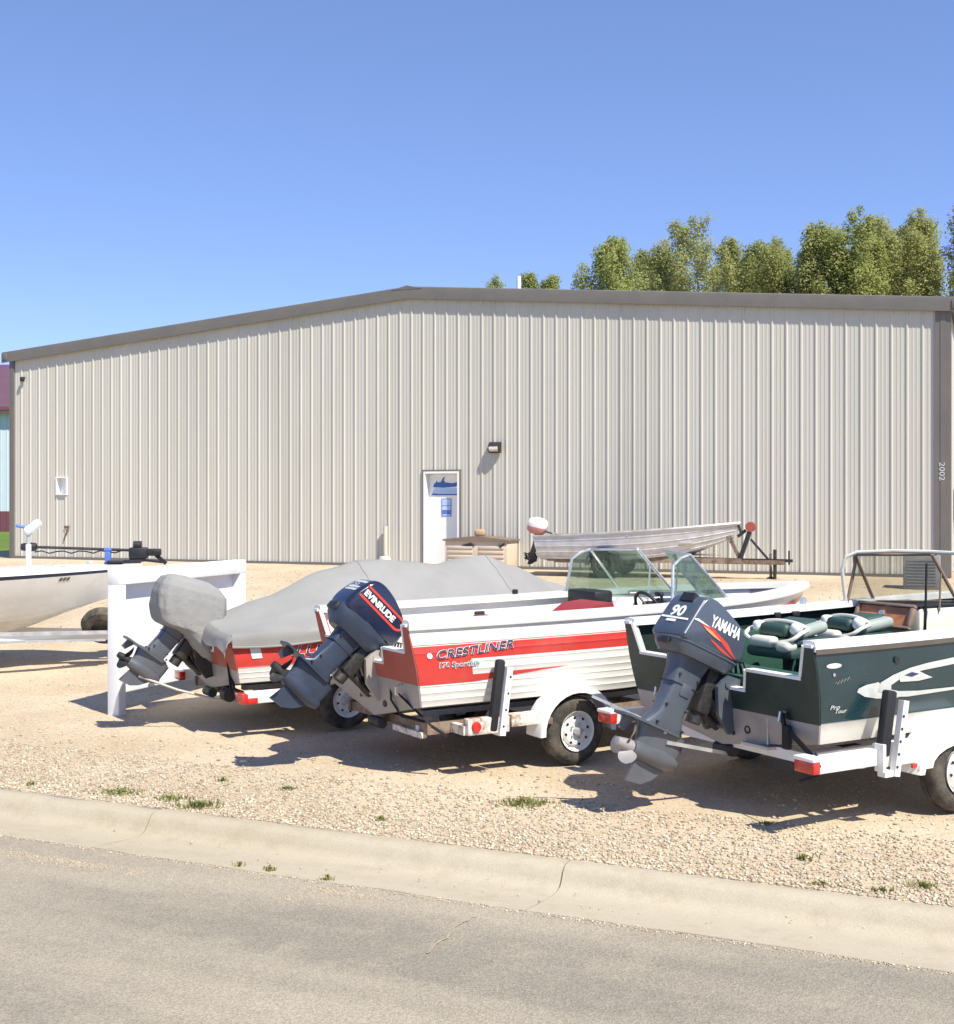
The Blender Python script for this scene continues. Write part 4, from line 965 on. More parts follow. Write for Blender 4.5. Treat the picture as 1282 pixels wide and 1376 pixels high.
def fender(trl, x, y, r, w, mat, sg, style='round'):
    def f(m):
        R = r + .085; pts = []
        if style == 'round':
            for k in range(17): g = pi * (1.02 - 1.04 * k / 16); pts.append((x + R * cos(g) * 1.05, r + R * sin(g)))
        else:
            pts = [(x - R * 1.28, r + .02), (x - R * 1.20, r + .13), (x - R * .72, r + R * .82), (x - R * .45, r + R), (x + R * .45, r + R), (x + R * .72, r + R * .82), (x + R * 1.2, r + .13), (x + R * 1.28, r + .02)]
        rings = []
        for px_, pz in pts:
            d = Vector((px_ - x, pz - r)); d.normalize()
            a = [(w / 2, 0), (w / 2, -.05), (w / 2 - .01, -.05), (w / 2 - .02, -.012), (-w / 2, -.012), (-w / 2, 0), (w / 2 - .02, .008)]
            rings.append([(px_ + d.x * dz, y + sg * dy, pz + d.y * dz) for dy, dz in a])
        m.loft(rings)
        if style != 'round':   # flat skirt filling the outer face behind and before the wheel
            yo = y + sg * (w / 2 - .004); zb = r + .06; zo = r + .215
            out = [(x - R * 1.28, zb), (x - R * 1.20, r + .15), (x - R * .72, r + R * .82), (x - R * .45, r + R - .004), (x + R * .45, r + R - .004), (x + R * .72, r + R * .82), (x + R * 1.2, r + .15), (x + R * 1.28, zb)]
            arch = [(x + .37 * cos(g), zb + (zo - zb) * sin(g)) for g in [pi * k / 10 for k in range(11)]]
            m.prism(out + arch, lambda a, z: (a, yo, z), lambda a, z: (a, yo - sg * .012, z))
    part('fender', mat, trl, f, 40)
def trailer(name, label, loc, rz, xw, yw, r, fz, mat, fmat, xr, L, hull, cat='trailer', style='round', guide=None, gm='white_worn', light='rect', tongue=True, group=None, rim='white_worn'):
    t = thing(name, label, cat, loc, rz, group)
    yo = yw - .085          # tyre centre
    yi = yw - .30           # main rails inboard of the wheels
    for s_ in (-1, 1):
        part('side_rail', fmat, t, lambda m: (m.bar((xr + .05, s_ * yi, fz), (L * .62, s_ * yi * .92, fz), .06, .10), m.bar((L * .62, s_ * yi * .92, fz), (L + .35, s_ * .06, fz), .06, .10)), 0)
        wheel(t, xw, s_ * yo, r, s_, rim=rim); fender(t, xw, s_ * (yo), r, .24, mat, s_, style)
        part('fender_brace', fmat, t, lambda m: (m.bar((xw - .30, s_ * yi, fz + .02), (xw - .30, s_ * (yo + .10), fz + .02), .05, .05), m.bar((xw + .30, s_ * yi, fz + .02), (xw + .30, s_ * (yo + .10), fz + .02), .05, .05)), 0)
        # boards the hull rests on
        def bunk(m):
            pts = [xr + .15, 1.2, 2.4, L * .62]
            for a, b in zip(pts[:-1], pts[1:]):
                def top(x):
                    u = hull.ux(x); k, c = hull.K(u), hull.C(u); yy = c.y * .55; return (x, s_ * yy, k.z + (c.z - k.z) * .55 - .035)
                m.bar(top(a), top(b), .09, .05)
            for x in (xr + .3, 1.5, L * .55):
                p = top(x); m.bar((x, p[1], fz), (x, p[1], p[2]), .05, .05, up=(1, 0, 0))
        part('bunk', 'carpet_grey', t, bunk, 0)
    part('axle', 'dark_metal', t, lambda m: (m.tube([(xw, -yo + .08, r), (xw, yo - .08, r)], .03, 8), m.bar((xw - .35, yi, fz - .06), (xw + .35, yi, fz - .06), .05, .02), m.bar((xw - .35, -yi, fz - .06), (xw + .35, -yi, fz - .06), .05, .02)), 40)
    part('cross_member', fmat, t, lambda m: (m.bar((xr + .10, -yi, fz), (xr + .10, yi, fz), .08, .08), m.bar((L * .5, -yi, fz - .05), (L * .5, yi, fz - .05), .06, .06)), 0)
    part('tongue', fmat, t, lambda m: (m.bar((L * .7, 0, fz - .02), (L + 1.2, 0, fz - .02), .09, .09), m.tube([(L + .9, .12, fz + .15), (L + .9, .12, .04)], .03, 8)), 0)
    part('winch_stand', fmat, t, lambda m: (m.bar((L + .32, 0, fz), (L + .12, 0, hull.zgb - .35), .07, .07), m.tube([(L + .1, -.07, hull.zgb - .3), (L + .1, .07, hull.zgb - .3)], .05, 10)), 0)
    part('jack_pad', 'dark_metal', t, lambda m: m.lathe([(0, 0), (.09, 0), (.09, .02), (.03, .05)], (L + .9, .12, 0), 'Z', 12), 0)
    return t
def roots(name, label, cat, loc, rz, group=None): return thing(name, label, cat, loc, rz, group)

B2A = radians(31.3)
def bw(o, rz, x, y, z=0): return (o[0] + x * cos(rz) - y * sin(rz), o[1] + x * sin(rz) + y * cos(rz), o[2] + z)

# ================================================= boat A: red and white aluminium boat, navy outboard
OA = (-.916, 11.351, 0.0)
hA = Hull(5.42, .968, 1.308, 1.41, .609, .42, lean=.17, bc=.10, taper=.46)
bA = thing('aluminum_boat', 'white and red open boat with windshield, beside the covered boat', 'boat', OA, B2A)
hm = hull_mesh(hA, bA, ['hull_white', 'hull_red', 'bare_alu'], [(.30, 0), (.53, 0), (.56, 0), (.745, 1), (.755, 0), (.765, 1), (1, 0)], ribs=(.08, .17, .255, .345, .435, .53, .665), ribh=.0035)
gunwale(hA, bA, 'hull_white', .10, .05, .025)
transom(hA, bA, ['faded_red', 'transom_grey'], .80, 1.07, .80, .93, .38)
inner(hA, bA, 'hull_white', .66, 4.9); deck(hA, bA, 'carpet_grey', .66, .05, 4.7)
deck(hA, bA, 'hull_white', 1.02, .04, .42, 'splash_well', .05)
deck(hA, bA, 'carpet_blue', 1.28, 3.7, 5.15, 'bow_deck', .10)
hull_patch(hA, lambda x: .275, lambda x: .565, -.084, .46, 'hull_red', hm, 'stripe_decal')
hull_patch(hA, lambda x: .275 + .10 * (x - .46), lambda x: .365 + .013 * (x - .46), .46, 1.49, 'hull_red', hm, 'stripe_decal')
hull_text(hA, 'CRESTLINER', .125, .585, .10, .77, [('decal_white', .035), ('decal_navy', .0)], hm, 'maker_name', shear=.28, slope=.10)
hull_text(hA, '170 Sportfish', .13, .475, .065, .40, [('decal_white', .045), ('decal_navy', -.01)], hm, 'model_name', shear=.2)
def disc(h, x, v, r, mat, parent, name, off=.006):
    c = h.face(x, v, off); m = MB()
    du = (h.face(x + .01, v, off) - h.face(x - .01, v, off)).normalized(); dv = (h.face(x, v + .01, off) - h.face(x, v - .01, off)).normalized()
    m.add([tuple(c)] + [tuple(c + du * r * cos(g) + dv * r * sin(g)) for g in [2 * pi * k / 16 for k in range(16)]], [(0, 1 + k, 1 + (k + 1) % 16) for k in range(16)])
    return m.build(name, mat, parent, 0)
disc(hA, .055, .63, .026, 'decal_white', hm, 'emblem')
hull_poly(hA, [(3.6, .35), (5.0, .62), (5.1, .70), (4.2, .56)], 'decal_red', hm, 'bow_flash')
part('cleat', 'black_plastic', bA, lambda m: (m.rbox((.55, .90, 1.40), (.05, .04, .06), .012), m.rbox((.55, -.90, 1.385), (.10, .03, .03), .01), m.rbox((2.1, .92, 1.40), (.05, .05, .05), .01)))
part('drain_fitting', 'black_plastic', bA, lambda m: (m.lathe([(0, -.02), (.03, -.02), (.03, .0)], (-.02, -.25, .56), 'X', 12), m.lathe([(0, -.02), (.02, -.02), (.02, .0)], (-.02, .22, .58), 'X', 12)))
part('transom_eye', 'frame_alu', bA, lambda m: (m.tube([(-.06, -.62, .78), (-.12, -.62, .76), (-.12, -.62, .70), (-.05, -.62, .68)], .012, 6)))
# windshield in two halves with a walk-through
def windshield(b, h, x0, x1, xc, yg, yc, zb, zt, rk, fm, gm, xb=.0):
    """x0 aft end of side wing, x1 corner foot, xc foot of centre posts; zt top height; rk rearward rake of the top"""
    for s_ in (-1, 1):
        A = Vector((x0, s_ * yg, zb)); Bc = Vector((x1, s_ * yg, zb)); Cc = Vector((xc, s_ * yc, zb + .03))
        At = Vector((x0 + .05, s_ * (yg - .05), zt - .10)); Bt = Vector((x1 - rk, s_ * (yg - .07), zt)); Ct = Vector((xc - rk * 1.05, s_ * yc, zt + .02))
        ws_ = MB()
        ws_.tube([A, At, At.lerp(Bt, .5) + Vector((-.01, 0, .02)), Bt], .016, 8); ws_.tube([Bt, Ct], .014, 8); ws_.tube([Bc, Bt], .017, 8); ws_.tube([Cc, Ct], .017, 8); ws_.tube([A, Bc], .012, 6); ws_.tube([Bc, Cc], .012, 6)
        mid = (Bc + Cc) / 2; ws_.tube([(Cc.x - rk * .75, Cc.y, zb - .05), Ct.lerp(Cc, .35)], .010, 6)
        f = ws_.build('windshield_frame', fm, b, 40)
        g = MB(); th = Vector((0, s_ * .004, 0))
        for poly in ((A, Bc, Bt, At), (Bc, Cc, Ct, Bt)):
            n = (poly[1] - poly[0]).cross(poly[2] - poly[0]).normalized() * .003
            g.add([p - n for p in poly] + [p + n for p in poly], [(0, 1, 2, 3), (7, 6, 5, 4), (0, 4, 5, 1), (1, 5, 6, 2), (2, 6, 7, 3), (3, 7, 4, 0)])
        g.build('windshield_pane', gm, f, 0)
windshield(bA, hA, 2.72, 3.46, 3.66, .88, .22, 1.36, 1.83, .46, 'frame_alu', 'windshield_glass')
part('console', ['hull_white', 'black_plastic'], bA, lambda m: (m.rbox((3.15, -.52, 1.0), (.50, .62, .66), .05), m.rbox((2.93, -.52, 1.29), (.16, .56, .12), .03, 1)))
part('console', ['hull_white', 'black_plastic'], bA, lambda m: (m.rbox((3.15, .52, 1.0), (.50, .62, .66), .05), m.rbox((2.80, .55, 1.34), (.24, .50, .16), .03, 1), m.prism([(2.72, 1.12), (2.92, 1.36), (2.92, 1.12)], lambda x, z: (x, .24, z), lambda x, z: (x, .18, z), 0)))
def steer(m):
    c = Vector((2.74, -.50, 1.30)); R = Matrix.Rotation(radians(62), 3, 'Y')
    m.tube([c + R @ Vector((.18 * cos(g), .18 * sin(g), 0)) for g in [2 * pi * k / 20 for k in range(20)]], .016, 8, closed=True)
    for g in (.5, 2.6, 4.7): m.tube([c, c + R @ Vector((.18 * cos(g), .18 * sin(g), 0))], .011, 6)
    m.tube([c, c + R @ Vector((0, 0, .16))], .03, 8); m.lathe([(0, .02), (.05, .015), (.05, -.02)], c, 'X', 12)
part('steering_wheel', 'black_plastic', bA, steer)
part('throttle', 'black_plastic', bA, lambda m: (m.rbox((2.72, -.80, 1.20), (.18, .06, .16), .02), m.tube([(2.72, -.79, 1.25), (2.66, -.79, 1.44)], .014, 8), m.rbox((2.65, -.77, 1.46), (.05, .10, .04), .015)))
def seatA(x, y, zt, mat, back=True):
    st = part('seat', mat, bA, lambda m: m.rbox((x, y, zt - .42), (.46, .50, .12), .04))
    part('backrest', mat, st, lambda m: m.rbox((0, 0, 0), (.10, .48, .46), .045, 0, Matrix.Translation((x - .24, y, zt - .20)) @ Matrix.Rotation(radians(-12), 4, 'Y'))) if back else None
    part('pedestal', 'galv', st, lambda m: m.tube([(x, y, .66), (x, y, zt - .46)], .035, 10))
def sleeper(x, y):
    part('seat', 'vinyl_red', bA, lambda m: m.prism([(x - .55, 1.12), (x - .16, 1.36), (x + .06, 1.385), (x + .09, 1.30), (x + .09, .70), (x - .55, .70)], lambda a, z: (a, y - .26, z), lambda a, z: (a, y + .26, z)), 30)
sleeper(2.15, -.36); seatA(1.75, .45, 1.20, 'vinyl_red')
part('tackle_tray', 'blue_pale', bA, lambda m: (m.box((1.05, .62, 1.06), (.22, .10, .04)), m.box((.75, .6, 1.05), (.10, .08, .03))), 0)
part('side_locker', 'hull_white', bA, lambda m: m.rbox((1.4, .70, .92), (1.8, .30, .26), .03))
# its outboard
MA = roots('outboard_motor', 'navy outboard with a red loop decal, tilted up behind the white and red boat', 'outboard motor', bw(OA, B2A, .0, 0, .93), B2A)
evinrude(MA, radians(44))
# its trailer
tA = trailer('boat_trailer', 'rusty white trailer with a round fender, under the red and white open boat', OA, B2A, 1.48, 1.05, .305, .40, 'white_paint', 'rusty_frame', .05, 5.42, hA)
for s_ in (-1, 1):
    part('rear_frame', 'white_rusty', tA, lambda m: (m.rbox((.56, s_ * 1.0, .43), (.42, .09, .14), .01), m.rbox((.95, s_ * .99, .45), (.32, .10, .11), .01), m.bar((.36, s_ * 1.0, .40), (.36, s_ * .7, .40), .06, .08)))
    part('taillight', 'lamp_red', tA, lambda m: m.lathe([(0, s_ * .022), (.04, s_ * .02), (.05, 0)], (.43, s_ * 1.044, .43), 'Y', 18))
    part('guide_post', 'white_worn', tA, lambda m: (m.bar((.67, s_ * 1.06, .34), (.75, s_ * 1.06, .92), .05, .06, up=(1, 0, 0)), m.bar((.68, s_ * .95, .36), (.68, s_ * 1.06, .36), .05, .05)), 0)
    part('bolt', 'dark_metal', tA, lambda m: [m.lathe([(0, s_ * .004), (.010, s_ * .004), (.010, -s_ * .004)], (.68 + .07 * q / 3, s_ * 1.0855, .42 + .42 * q / 3), 'Y', 8) for q in range(4)], 0)
    part('guide_pad', 'strap_black', tA, lambda m: (m.rbox((0, 0, 0), (.085, .07, .62), .025, 0, Matrix.Translation((.645, s_ * 1.02, .68)) @ Matrix.Rotation(radians(8), 4, 'Y'))))
part('rear_roller', 'black_plastic', tA, lambda m: (m.tube([(.02, -.10, .36), (.02, .10, .36)], .05, 12)))
part('tie_down', 'strap_black', tA, lambda m: (m.bar((-.09, -.62, .70), (.10, -.86, .44), .035, .008), m.bar((.10, -.86, .44), (.20, -.95, .36), .03, .02)), 0)
part('wiring', 'strap_black', tA, lambda m: m.tube([(-.03, -.35, .75), (-.06, -.42, .62), (.0, -.5, .48), (.25, -.7, .42)], .010, 6))
part('hull_roller_frame', 'white_rusty', tA, lambda m: (m.bar((.1, -.6, .38), (1.2, -.6, .38), .06, .06), m.bar((.1, -.72, .34), (.1, -.2, .34), .06, .05)), 0)

# ================================================= boat B: green boat, grey outboard
OB = (1.941, 9.899, 0.0); BBA = radians(30.7)
hB = Hull(5.6, 1.126, 1.314, 1.48, .60, .44, lean=.13, bc=.11, taper=.46)
bB = thing('aluminum_boat', 'dark green boat with cream lower hull and white swoosh decal', 'boat', OB, BBA)
hm = hull_mesh(hB, bB, ['hull_cream', 'hull_green', 'bare_alu'], [(.22, 0), (1, 1)], ribs=(.22,), ribh=.004)
gunwale(hB, bB, 'white_paint', .11, .045, .012)
def rub(m):
    us = frange(0, 1, 44)
    for sg in (-1, 1):
        rings = []
        for u in us:
            rings.append([h_ for h_ in (hB.side(u, .925, .002, sg), hB.side(u, .925, .016, sg), hB.side(u, .975, .016, sg), hB.side(u, .985, .002, sg))])
        m.loft(rings)
part('rub_rail', 'rub_brown', bB, rub)
transom(hB, bB, ['transom_green', 'transom_grey'], .745, 1.065, .93, .90, .36)
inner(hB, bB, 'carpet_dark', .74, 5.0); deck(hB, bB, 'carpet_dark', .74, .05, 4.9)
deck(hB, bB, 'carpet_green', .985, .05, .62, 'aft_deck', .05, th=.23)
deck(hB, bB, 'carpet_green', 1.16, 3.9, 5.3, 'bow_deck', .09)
part('side_locker', 'carpet_green', bB, lambda m: m.rbox((1.75, .93, .98), (2.2, .18, .44), .02))
part('rod_rack', 'carpet_green', bB, lambda m: m.rbox((1.9, -.97, .90), (2.2, .12, .24), .02))
part('rod_clip', 'black_plastic', bB, lambda m: (m.rbox((1.55, 1.02, 1.30), (.07, .06, .06), .01), m.rbox((1.78, 1.02, 1.305), (.09, .06, .05), .01)))
# swoosh decals
hull_poly(hB, [(.303, .51), (.32, .545), (.40, .575), (.53, .59), (.57, .53), (.66, .45), (.75, .405), (.516, .42), (.38, .455)], 'decal_silver', hm, 'swoosh_decal', off=.004)
hull_poly(hB, [(.52, .50), (.55, .585), (.686, .65), (.87, .705), (1.05, .735), (1.351, .765), (2.3, .83), (2.9, .86), (2.9, .80), (2.3, .765), (1.351, .695), (1.011, .665), (.84, .635), (.74, .59), (.66, .545), (.66, .50), (.74, .475), (.95, .455), (1.365, .45), (2.4, .48), (2.4, .455), (1.365, .42), (.85, .405), (.66, .42)], 'decal_pearl', hm, 'swoosh_decal', off=.006)
hull_poly(hB, [(.74, .63), (.86, .69), (.955, .665), (1.03, .62), (1.11, .58), (.955, .56), (.756, .57)], 'decal_silver', hm, 'swoosh_decal', off=.008)
hull_poly(hB, [(.80, .635), (.88, .66), (.96, .635), (.88, .61)], 'decal_navy', hm, 'swoosh_decal', off=.010)
def oval(m, x0, v0, rx, rv, off):
    V = [tuple(hB.face(x0, v0, off))] + [tuple(hB.face(x0 + rx * cos(g), v0 + rv * sin(g), off)) for g in [2 * pi * k / 20 for k in range(20)]]
    m.add(V, [(0, 1 + k, 1 + (k + 1) % 20) for k in range(20)])
part('emblem', 'decal_silver', hm, lambda m: oval(m, .095, .80, .075, .026, .005), 0)
disc(hB, .085, .71, .014, 'bare_alu', hm, 'fitting', .006); disc(hB, .728, .80, .026, 'black_plastic', hm, 'fitting', .012)
part('faint_script', 'gold_alu', hm, lambda m: m.tube([tuple(hB.face(.09 + .011 * k, .62 + .018 * sin(k * 2.1) + .003 * k, .003)) for k in range(15)], .0022, 4))
hull_text(hB, 'Pro', .02, .36, .042, .10, [('decal_silver', .01)], hm, 'model_name', shear=.35)
hull_text(hB, 'Tour', .075, .315, .042, .12, [('decal_silver', .01)], hm, 'model_name', shear=.35)
windshield(bB, hB, 2.48, 2.85, 3.15, 1.03, .30, 1.38, 1.84, .34, 'tan_plastic', 'acrylic')
part('windshield_rail', 'vinyl_cream', bB, lambda m: m.tube([(2.46, 1.03, 1.37), (2.40, 1.02, 1.70), (2.42, .99, 1.82), (2.50, .92, 1.865), (2.62, .6, 1.885), (2.76, .30, 1.885), (2.80, 0, 1.88), (2.76, -.30, 1.875), (2.62, -.6, 1.87), (2.50, -.94, 1.85), (2.46, -1.0, 1.75), (2.48, -1.03, 1.37)], .018, 8))
part('windshield_prop', 'black_plastic', bB, lambda m: m.tube([(2.72, .30, 1.78), (2.70, .30, 1.12)], .012, 6))
cn = part('console', ['vinyl_cream', 'black_plastic'], bB, lambda m: (m.rbox((2.95, .66, 1.06), (.62, .70, .62), .04), m.box((2.95, .66, 1.375), (.60, .68, .015), 1)))
gbM = Matrix.Translation((2.56, .66, 1.285)) @ Matrix.Rotation(radians(24), 4, 'Y')
def gbox(m):
    w, h_, d_ = .68, .24, .05
    m.rbox((0, 0, h_ / 2 - .015), (d_, w, .03), .01, 0, gbM); m.rbox((0, 0, -h_ / 2 + .015), (d_, w, .03), .01, 0, gbM)
    for s_ in (-1, 1): m.rbox((0, s_ * (w / 2 - .02), 0), (d_, .04, h_ - .06), .01, 0, gbM)
gb = part('glove_box', 'tan_plastic', bB, gbox)
part('lining', 'wood_orange', gb, lambda m: m.box((.012, 0, 0), (.02, .62, .19), 0, gbM), 0)
part('latch', 'frame_alu', gb, lambda m: (m.rbox((-.01, .02, .02), (.03, .07, .05), .015, 0, gbM), m.rbox((-.01, .14, -.01), (.03, .16, .03), .012, 0, gbM)))
part('console', ['vinyl_cream', 'black_plastic'], bB, lambda m: (m.rbox((2.95, -.66, 1.06), (.62, .66, .62), .04), m.box((2.95, -.66, 1.375), (.60, .64, .015), 1)))
part('under_console', 'black_plastic', bB, lambda m: m.rbox((2.63, .62, .94), (.14, .66, .30), .02))
def seatB(x, y, yaw):
    R = Matrix.Translation((x, y, .09)) @ Matrix.Rotation(yaw, 4, 'Z')
    st = part('seat', 'vinyl_green', bB, lambda m: (m.rbox((0, 0, 1.00), (.50, .50, .10), .04, 0, R), m.rbox((.02, 0, 1.09), (.46, .48, .05), .02, 0, R)))
    part('backrest', ['vinyl_sage', 'vinyl_green'], st, lambda m: (m.rbox((0, 0, 0), (.40, .46, .10), .045, 0, R @ Matrix.Translation((.07, 0, 1.175)) @ Matrix.Rotation(radians(-8), 4, 'Y'), 3), m.rbox((0, 0, 0), (.30, .30, .05), .024, 1, R @ Matrix.Translation((.06, 0, 1.222)) @ Matrix.Rotation(radians(-8), 4, 'Y'), 3), m.rbox((-.15, 0, 1.18), (.10, .30, .12), .045, 1, R, 3)))
    part('cushion_roll', 'vinyl_cream', st, lambda m: (m.rbox((-.235, .05, 1.085), (.11, .26, .095), .04, 0, R, 3), m.rbox((-.22, -.17, 1.06), (.15, .15, .10), .045, 0, R, 3)))
    part('grab_rail', 'vinyl_cream', st, lambda m: m.tube([R @ Vector((-.17 - .10 * max(0, cos(g)) ** .5 + (.10 if cos(g) < -.2 else 0), .275 * sin(g), 1.165 + .085 * math.copysign(abs(cos(g)) ** .8, -cos(g)))) for g in [2 * pi * k / 28 for k in range(28)]], .018, 8, closed=True))
    part('side_pad', 'decal_white', st, lambda m: (m.rbox((0, 0, 0), (.10, .09, .10), .035, 0, R @ Matrix.Translation((-.13, -.20, 1.20)) @ Matrix.Rotation(.4, 4, 'X'), 3), m.rbox((-.13, .20, 1.20), (.10, .08, .09), .03, 0, R, 3)))
    part('pedestal', 'dark_metal', st, lambda m: m.tube([R @ Vector((0, 0, .64)), R @ Vector((0, 0, .96))], .04, 10))
seatB(.98, .30, .10); seatB(1.82, .34, -.08)
part('bilge_canister', ['black_plastic', 'decal_white'], bB, lambda m: (m.tube([(1.40, .45, .76), (1.40, .45, 1.27)], .055, 12), m.tube([(1.40, .45, 1.06), (1.40, .45, 1.19)], .058, 12, 1)))
part('transom_eye', 'frame_alu', bB, lambda m: [m.tube([(-.04, s_ * .72, .80), (-.10, s_ * .72, .80), (-.11, s_ * .72, .74), (-.05, s_ * .72, .71)], .012, 6) for s_ in (-1, 1)])
part('drain_fitting', 'black_plastic', bB, lambda m: (m.lathe([(.02, -.02), (.032, -.02), (.032, .0)], (-.012, -.30, .60), 'X', 12), m.lathe([(0, -.02), (.018, -.02), (.018, .0)], (-.012, -.14, .55), 'X', 12)))
part('transducer', 'galv', bB, lambda m: (m.box((-.03, -.42, .50), (.08, .30, .02)), m.tube([(-.03, -.52, .52), (-.03, -.52, .82)], .007, 6)), 0)
part('bow_light', 'frame_alu', bB, lambda m: (m.lathe([(0, .08), (.03, .07), (.035, .0)], (1.95, 1.08, 1.37), 'Z', 12)))
MBm = roots('outboard_motor', 'slate grey outboard with white lettering and red flame decal on the green boat', 'outboard motor', bw(OB, BBA, -.02, 0, .90), BBA)
yamaha(MBm, radians(24))
tB = trailer('boat_trailer', 'clean white trailer with square-cut fenders, under the dark green boat', OB, BBA, 1.30, 1.21, .315, .47, 'white_paint', 'white_worn', -.05, 5.6, hB, style='cut')
for s_ in (-1, 1):
    part('rear_frame', 'white_paint', tB, lambda m: (m.rbox((.08, s_ * 1.16, .50), (.62, .09, .12), .012), m.rbox((.66, s_ * 1.14, .50), (.42, .10, .17), .012), m.bar((.3, s_ * 1.14, .46), (.3, s_ * .8, .46), .06, .08)))
    part('taillight', ['lamp_red', 'white_paint'], tB, lambda m: (m.rbox((-.27, s_ * 1.16, .50), (.07, .19, .09), .012), m.rbox((-.255, s_ * 1.16, .555), (.12, .20, .03), .012, 1)))
    part('side_marker', 'lamp_red', tB, lambda m: m.box((.80, s_ * 1.20, .40), (.10, .015, .03)), 0)
    part('guide_post', 'white_worn', tB, lambda m: (m.bar((.52, s_ * 1.24, .36), (.62, s_ * 1.24, .90), .05, .055, up=(1, 0, 0)), m.box((.47, s_ * 1.215, .38), (.12, .07, .04)), m.box((.40, s_ * 1.215, .50), (.03, .08, .20))), 0)
    part('bolt', 'dark_metal', tB, lambda m: [m.lathe([(0, s_ * .004), (.011, s_ * .004), (.011, -s_ * .004)], (.519 + .0167 * q, s_ * 1.2655, .43 + .54 * q / 6), 'Y', 8) for q in range(5)], 0)
    part('guide_pad', 'strap_black', tB, lambda m: m.rbox((0, 0, 0), (.10, .07, .48), .02, 0, Matrix.Translation((.475, s_ * 1.20, .74)) @ Matrix.Rotation(radians(10), 4, 'Y')))
part('tie_down', 'strap_black', tB, lambda m: (m.bar((-.08, -.72, .80), (-.06, -.76, .55), .05, .02), m.bar((-.06, -.75, .68), (-.16, -1.10, .55), .045, .008, up=(1, 0, 0)), m.tube([(-.17, -1.14, .58), (-.19, -1.20, .50), (-.17, -1.16, .42), (-.24, -1.05, .37)], .012, 6), m.rbox((-.07, -.76, .62), (.05, .07, .18), .015)), 0)
part('transom_saver', 'galv', tB, lambda m: (m.bar((-.62, -.05, .52), (.05, -.05, .36), .028, .028), m.bar((-.98, .16, .80), (-.62, -.06, .60), .02, .035), m.bar((-1.1, .24, .87), (-.66, -.02, .64), .012, .02)), 0)
part('bow_roller', 'black_plastic', tB, lambda m: m.tube([(.02, -.10, .40), (.02, .10, .40)], .05, 12))

# ================================================= boat C: covered red boat, covered outboard
OC = (-2.81, 13.31, 0.0); BCA = radians(31)
hC = Hull(4.9, .95, .98, 1.18, .53, .38, lean=.12, bc=.10, taper=.46)
bC = thing('aluminum_boat', 'red and white boat hidden under a grey canvas cover', 'boat', OC, BCA)
hm = hull_mesh(hC, bC, ['hull_white', 'hull_red', 'bare_alu'], [(.36, 0), (1, 1)], ribs=(.12, .24, .36), ribh=.004)
gunwale(hC, bC, 'hull_white', .08, .03, .02)
transom(hC, bC, ['faded_red', 'transom_grey'], .66, .88, .78, .80, .36)
deck(hC, bC, 'carpet_grey', .60, .05, 4.4)
hull_text(hC, 'ALUMACRAFT', .42, .56, .20, 1.45, [('decal_white', .03), ('decal_navy', 0)], hm, 'maker_name', shear=.3)
part('tie_plate', 'decal_white', hm, lambda m: [m.add([tuple(hC.face(x + a, v, .006)) for a, v in ((-.05, .55), (.06, .55), (.06, .98), (-.05, .98))], [(0, 1, 2, 3)]) for x in (.16, .95)], 0)
def cover_fn(u, w):
    g = hC.G(u); x = g.x
    ridge = [(-.3, 1.12), (.0, 1.16), (.6, 1.32), (1.3, 1.60), (1.75, 1.70), (2.2, 1.67), (2.7, 1.64), (3.1, 1.70), (3.35, 1.71), (3.8, 1.56), (4.3, 1.36), (4.9, 1.22), (5.2, 1.2)]
    for (a, za), (b, zb) in zip(ridge[:-1], ridge[1:]):
        if a <= x <= b: zr = za + (zb - za) * smooth01((x - a) / (b - a)) * .5 + (zb - za) * (x - a) / (b - a) * .5
    gy = max(.03, g.y + .035); ed = g.z + .045
    sag = noise.noise(Vector((x * .9, w * 1.8, 2))) * .026 + noise.noise(Vector((x * 3.2, w * 5, 7))) * .012 + noise.noise(Vector((x * 1.6 + w * 4, w * 9, 3))) * .014 - .012 * abs(noise.noise(Vector((x * 5 + w * 3, w * 3, 9))))
    if abs(w) <= 1:
        f = abs(w); y = gy * w
        z = ed + (zr - ed) * (1 - f ** 1.25) + sag * (1 - f * .6)
        z -= .035 * sin(pi * f) * (1 if f < 1 else 0)
    else:
        t = (abs(w) - 1) / .25; y = math.copysign(gy + .010 + .012 * t * noise.noise(Vector((x * 6, 0, 1))), w); z = ed - t * (.115 + .02 * sin(x * 3.1 + .6)) + .0
    return (x, y, z)
m = MB(); us = frange(0, .995, 70); wsx = [-1.25, -1.2, -1.12, -1.04] + frange(-1, 1, 36) + [1.04, 1.12, 1.2, 1.25]
m.grid(cover_fn, us, wsx)
# stern flap hanging over the transom
def flap(w, t):
    q = Vector(cover_fn(0, w)); q.x += (-.035 - .05 * t + .015 * noise.noise(Vector((w * 4, t * 2, 4)))) * smooth01(t * 4); q.z -= t * (.13 + .05 * abs(sin(w * 4))); return tuple(q)
m.grid(lambda w, t: flap(w, t), frange(-1.1, 1.1, 34), frange(0, 1, 5))
for x_ in (.36, .70):          # cross seams
    m.tube([tuple(Vector(cover_fn(x_, w)) + Vector((0, 0, .003))) for w in frange(-1, 1, 36)], .004, 6)
for sg in (-1, 1):                       # hem with its draw cord
    m.tube([cover_fn(u, sg * 1.25) for u in frange(0, .97, 60)], .011, 6)
cov = m.build('boat_cover', 'canvas', None, 50); cov.location = OC; cov.rotation_euler = (0, 0, BCA)
tag(cov, 'grey canvas cover stretched in two peaks over the red boat', 'boat cover')
MC = roots('outboard_motor', 'grey outboard with black propeller hooded by a canvas cover', 'outboard motor', bw(OC, BCA, -.06, 0, .86), BCA)
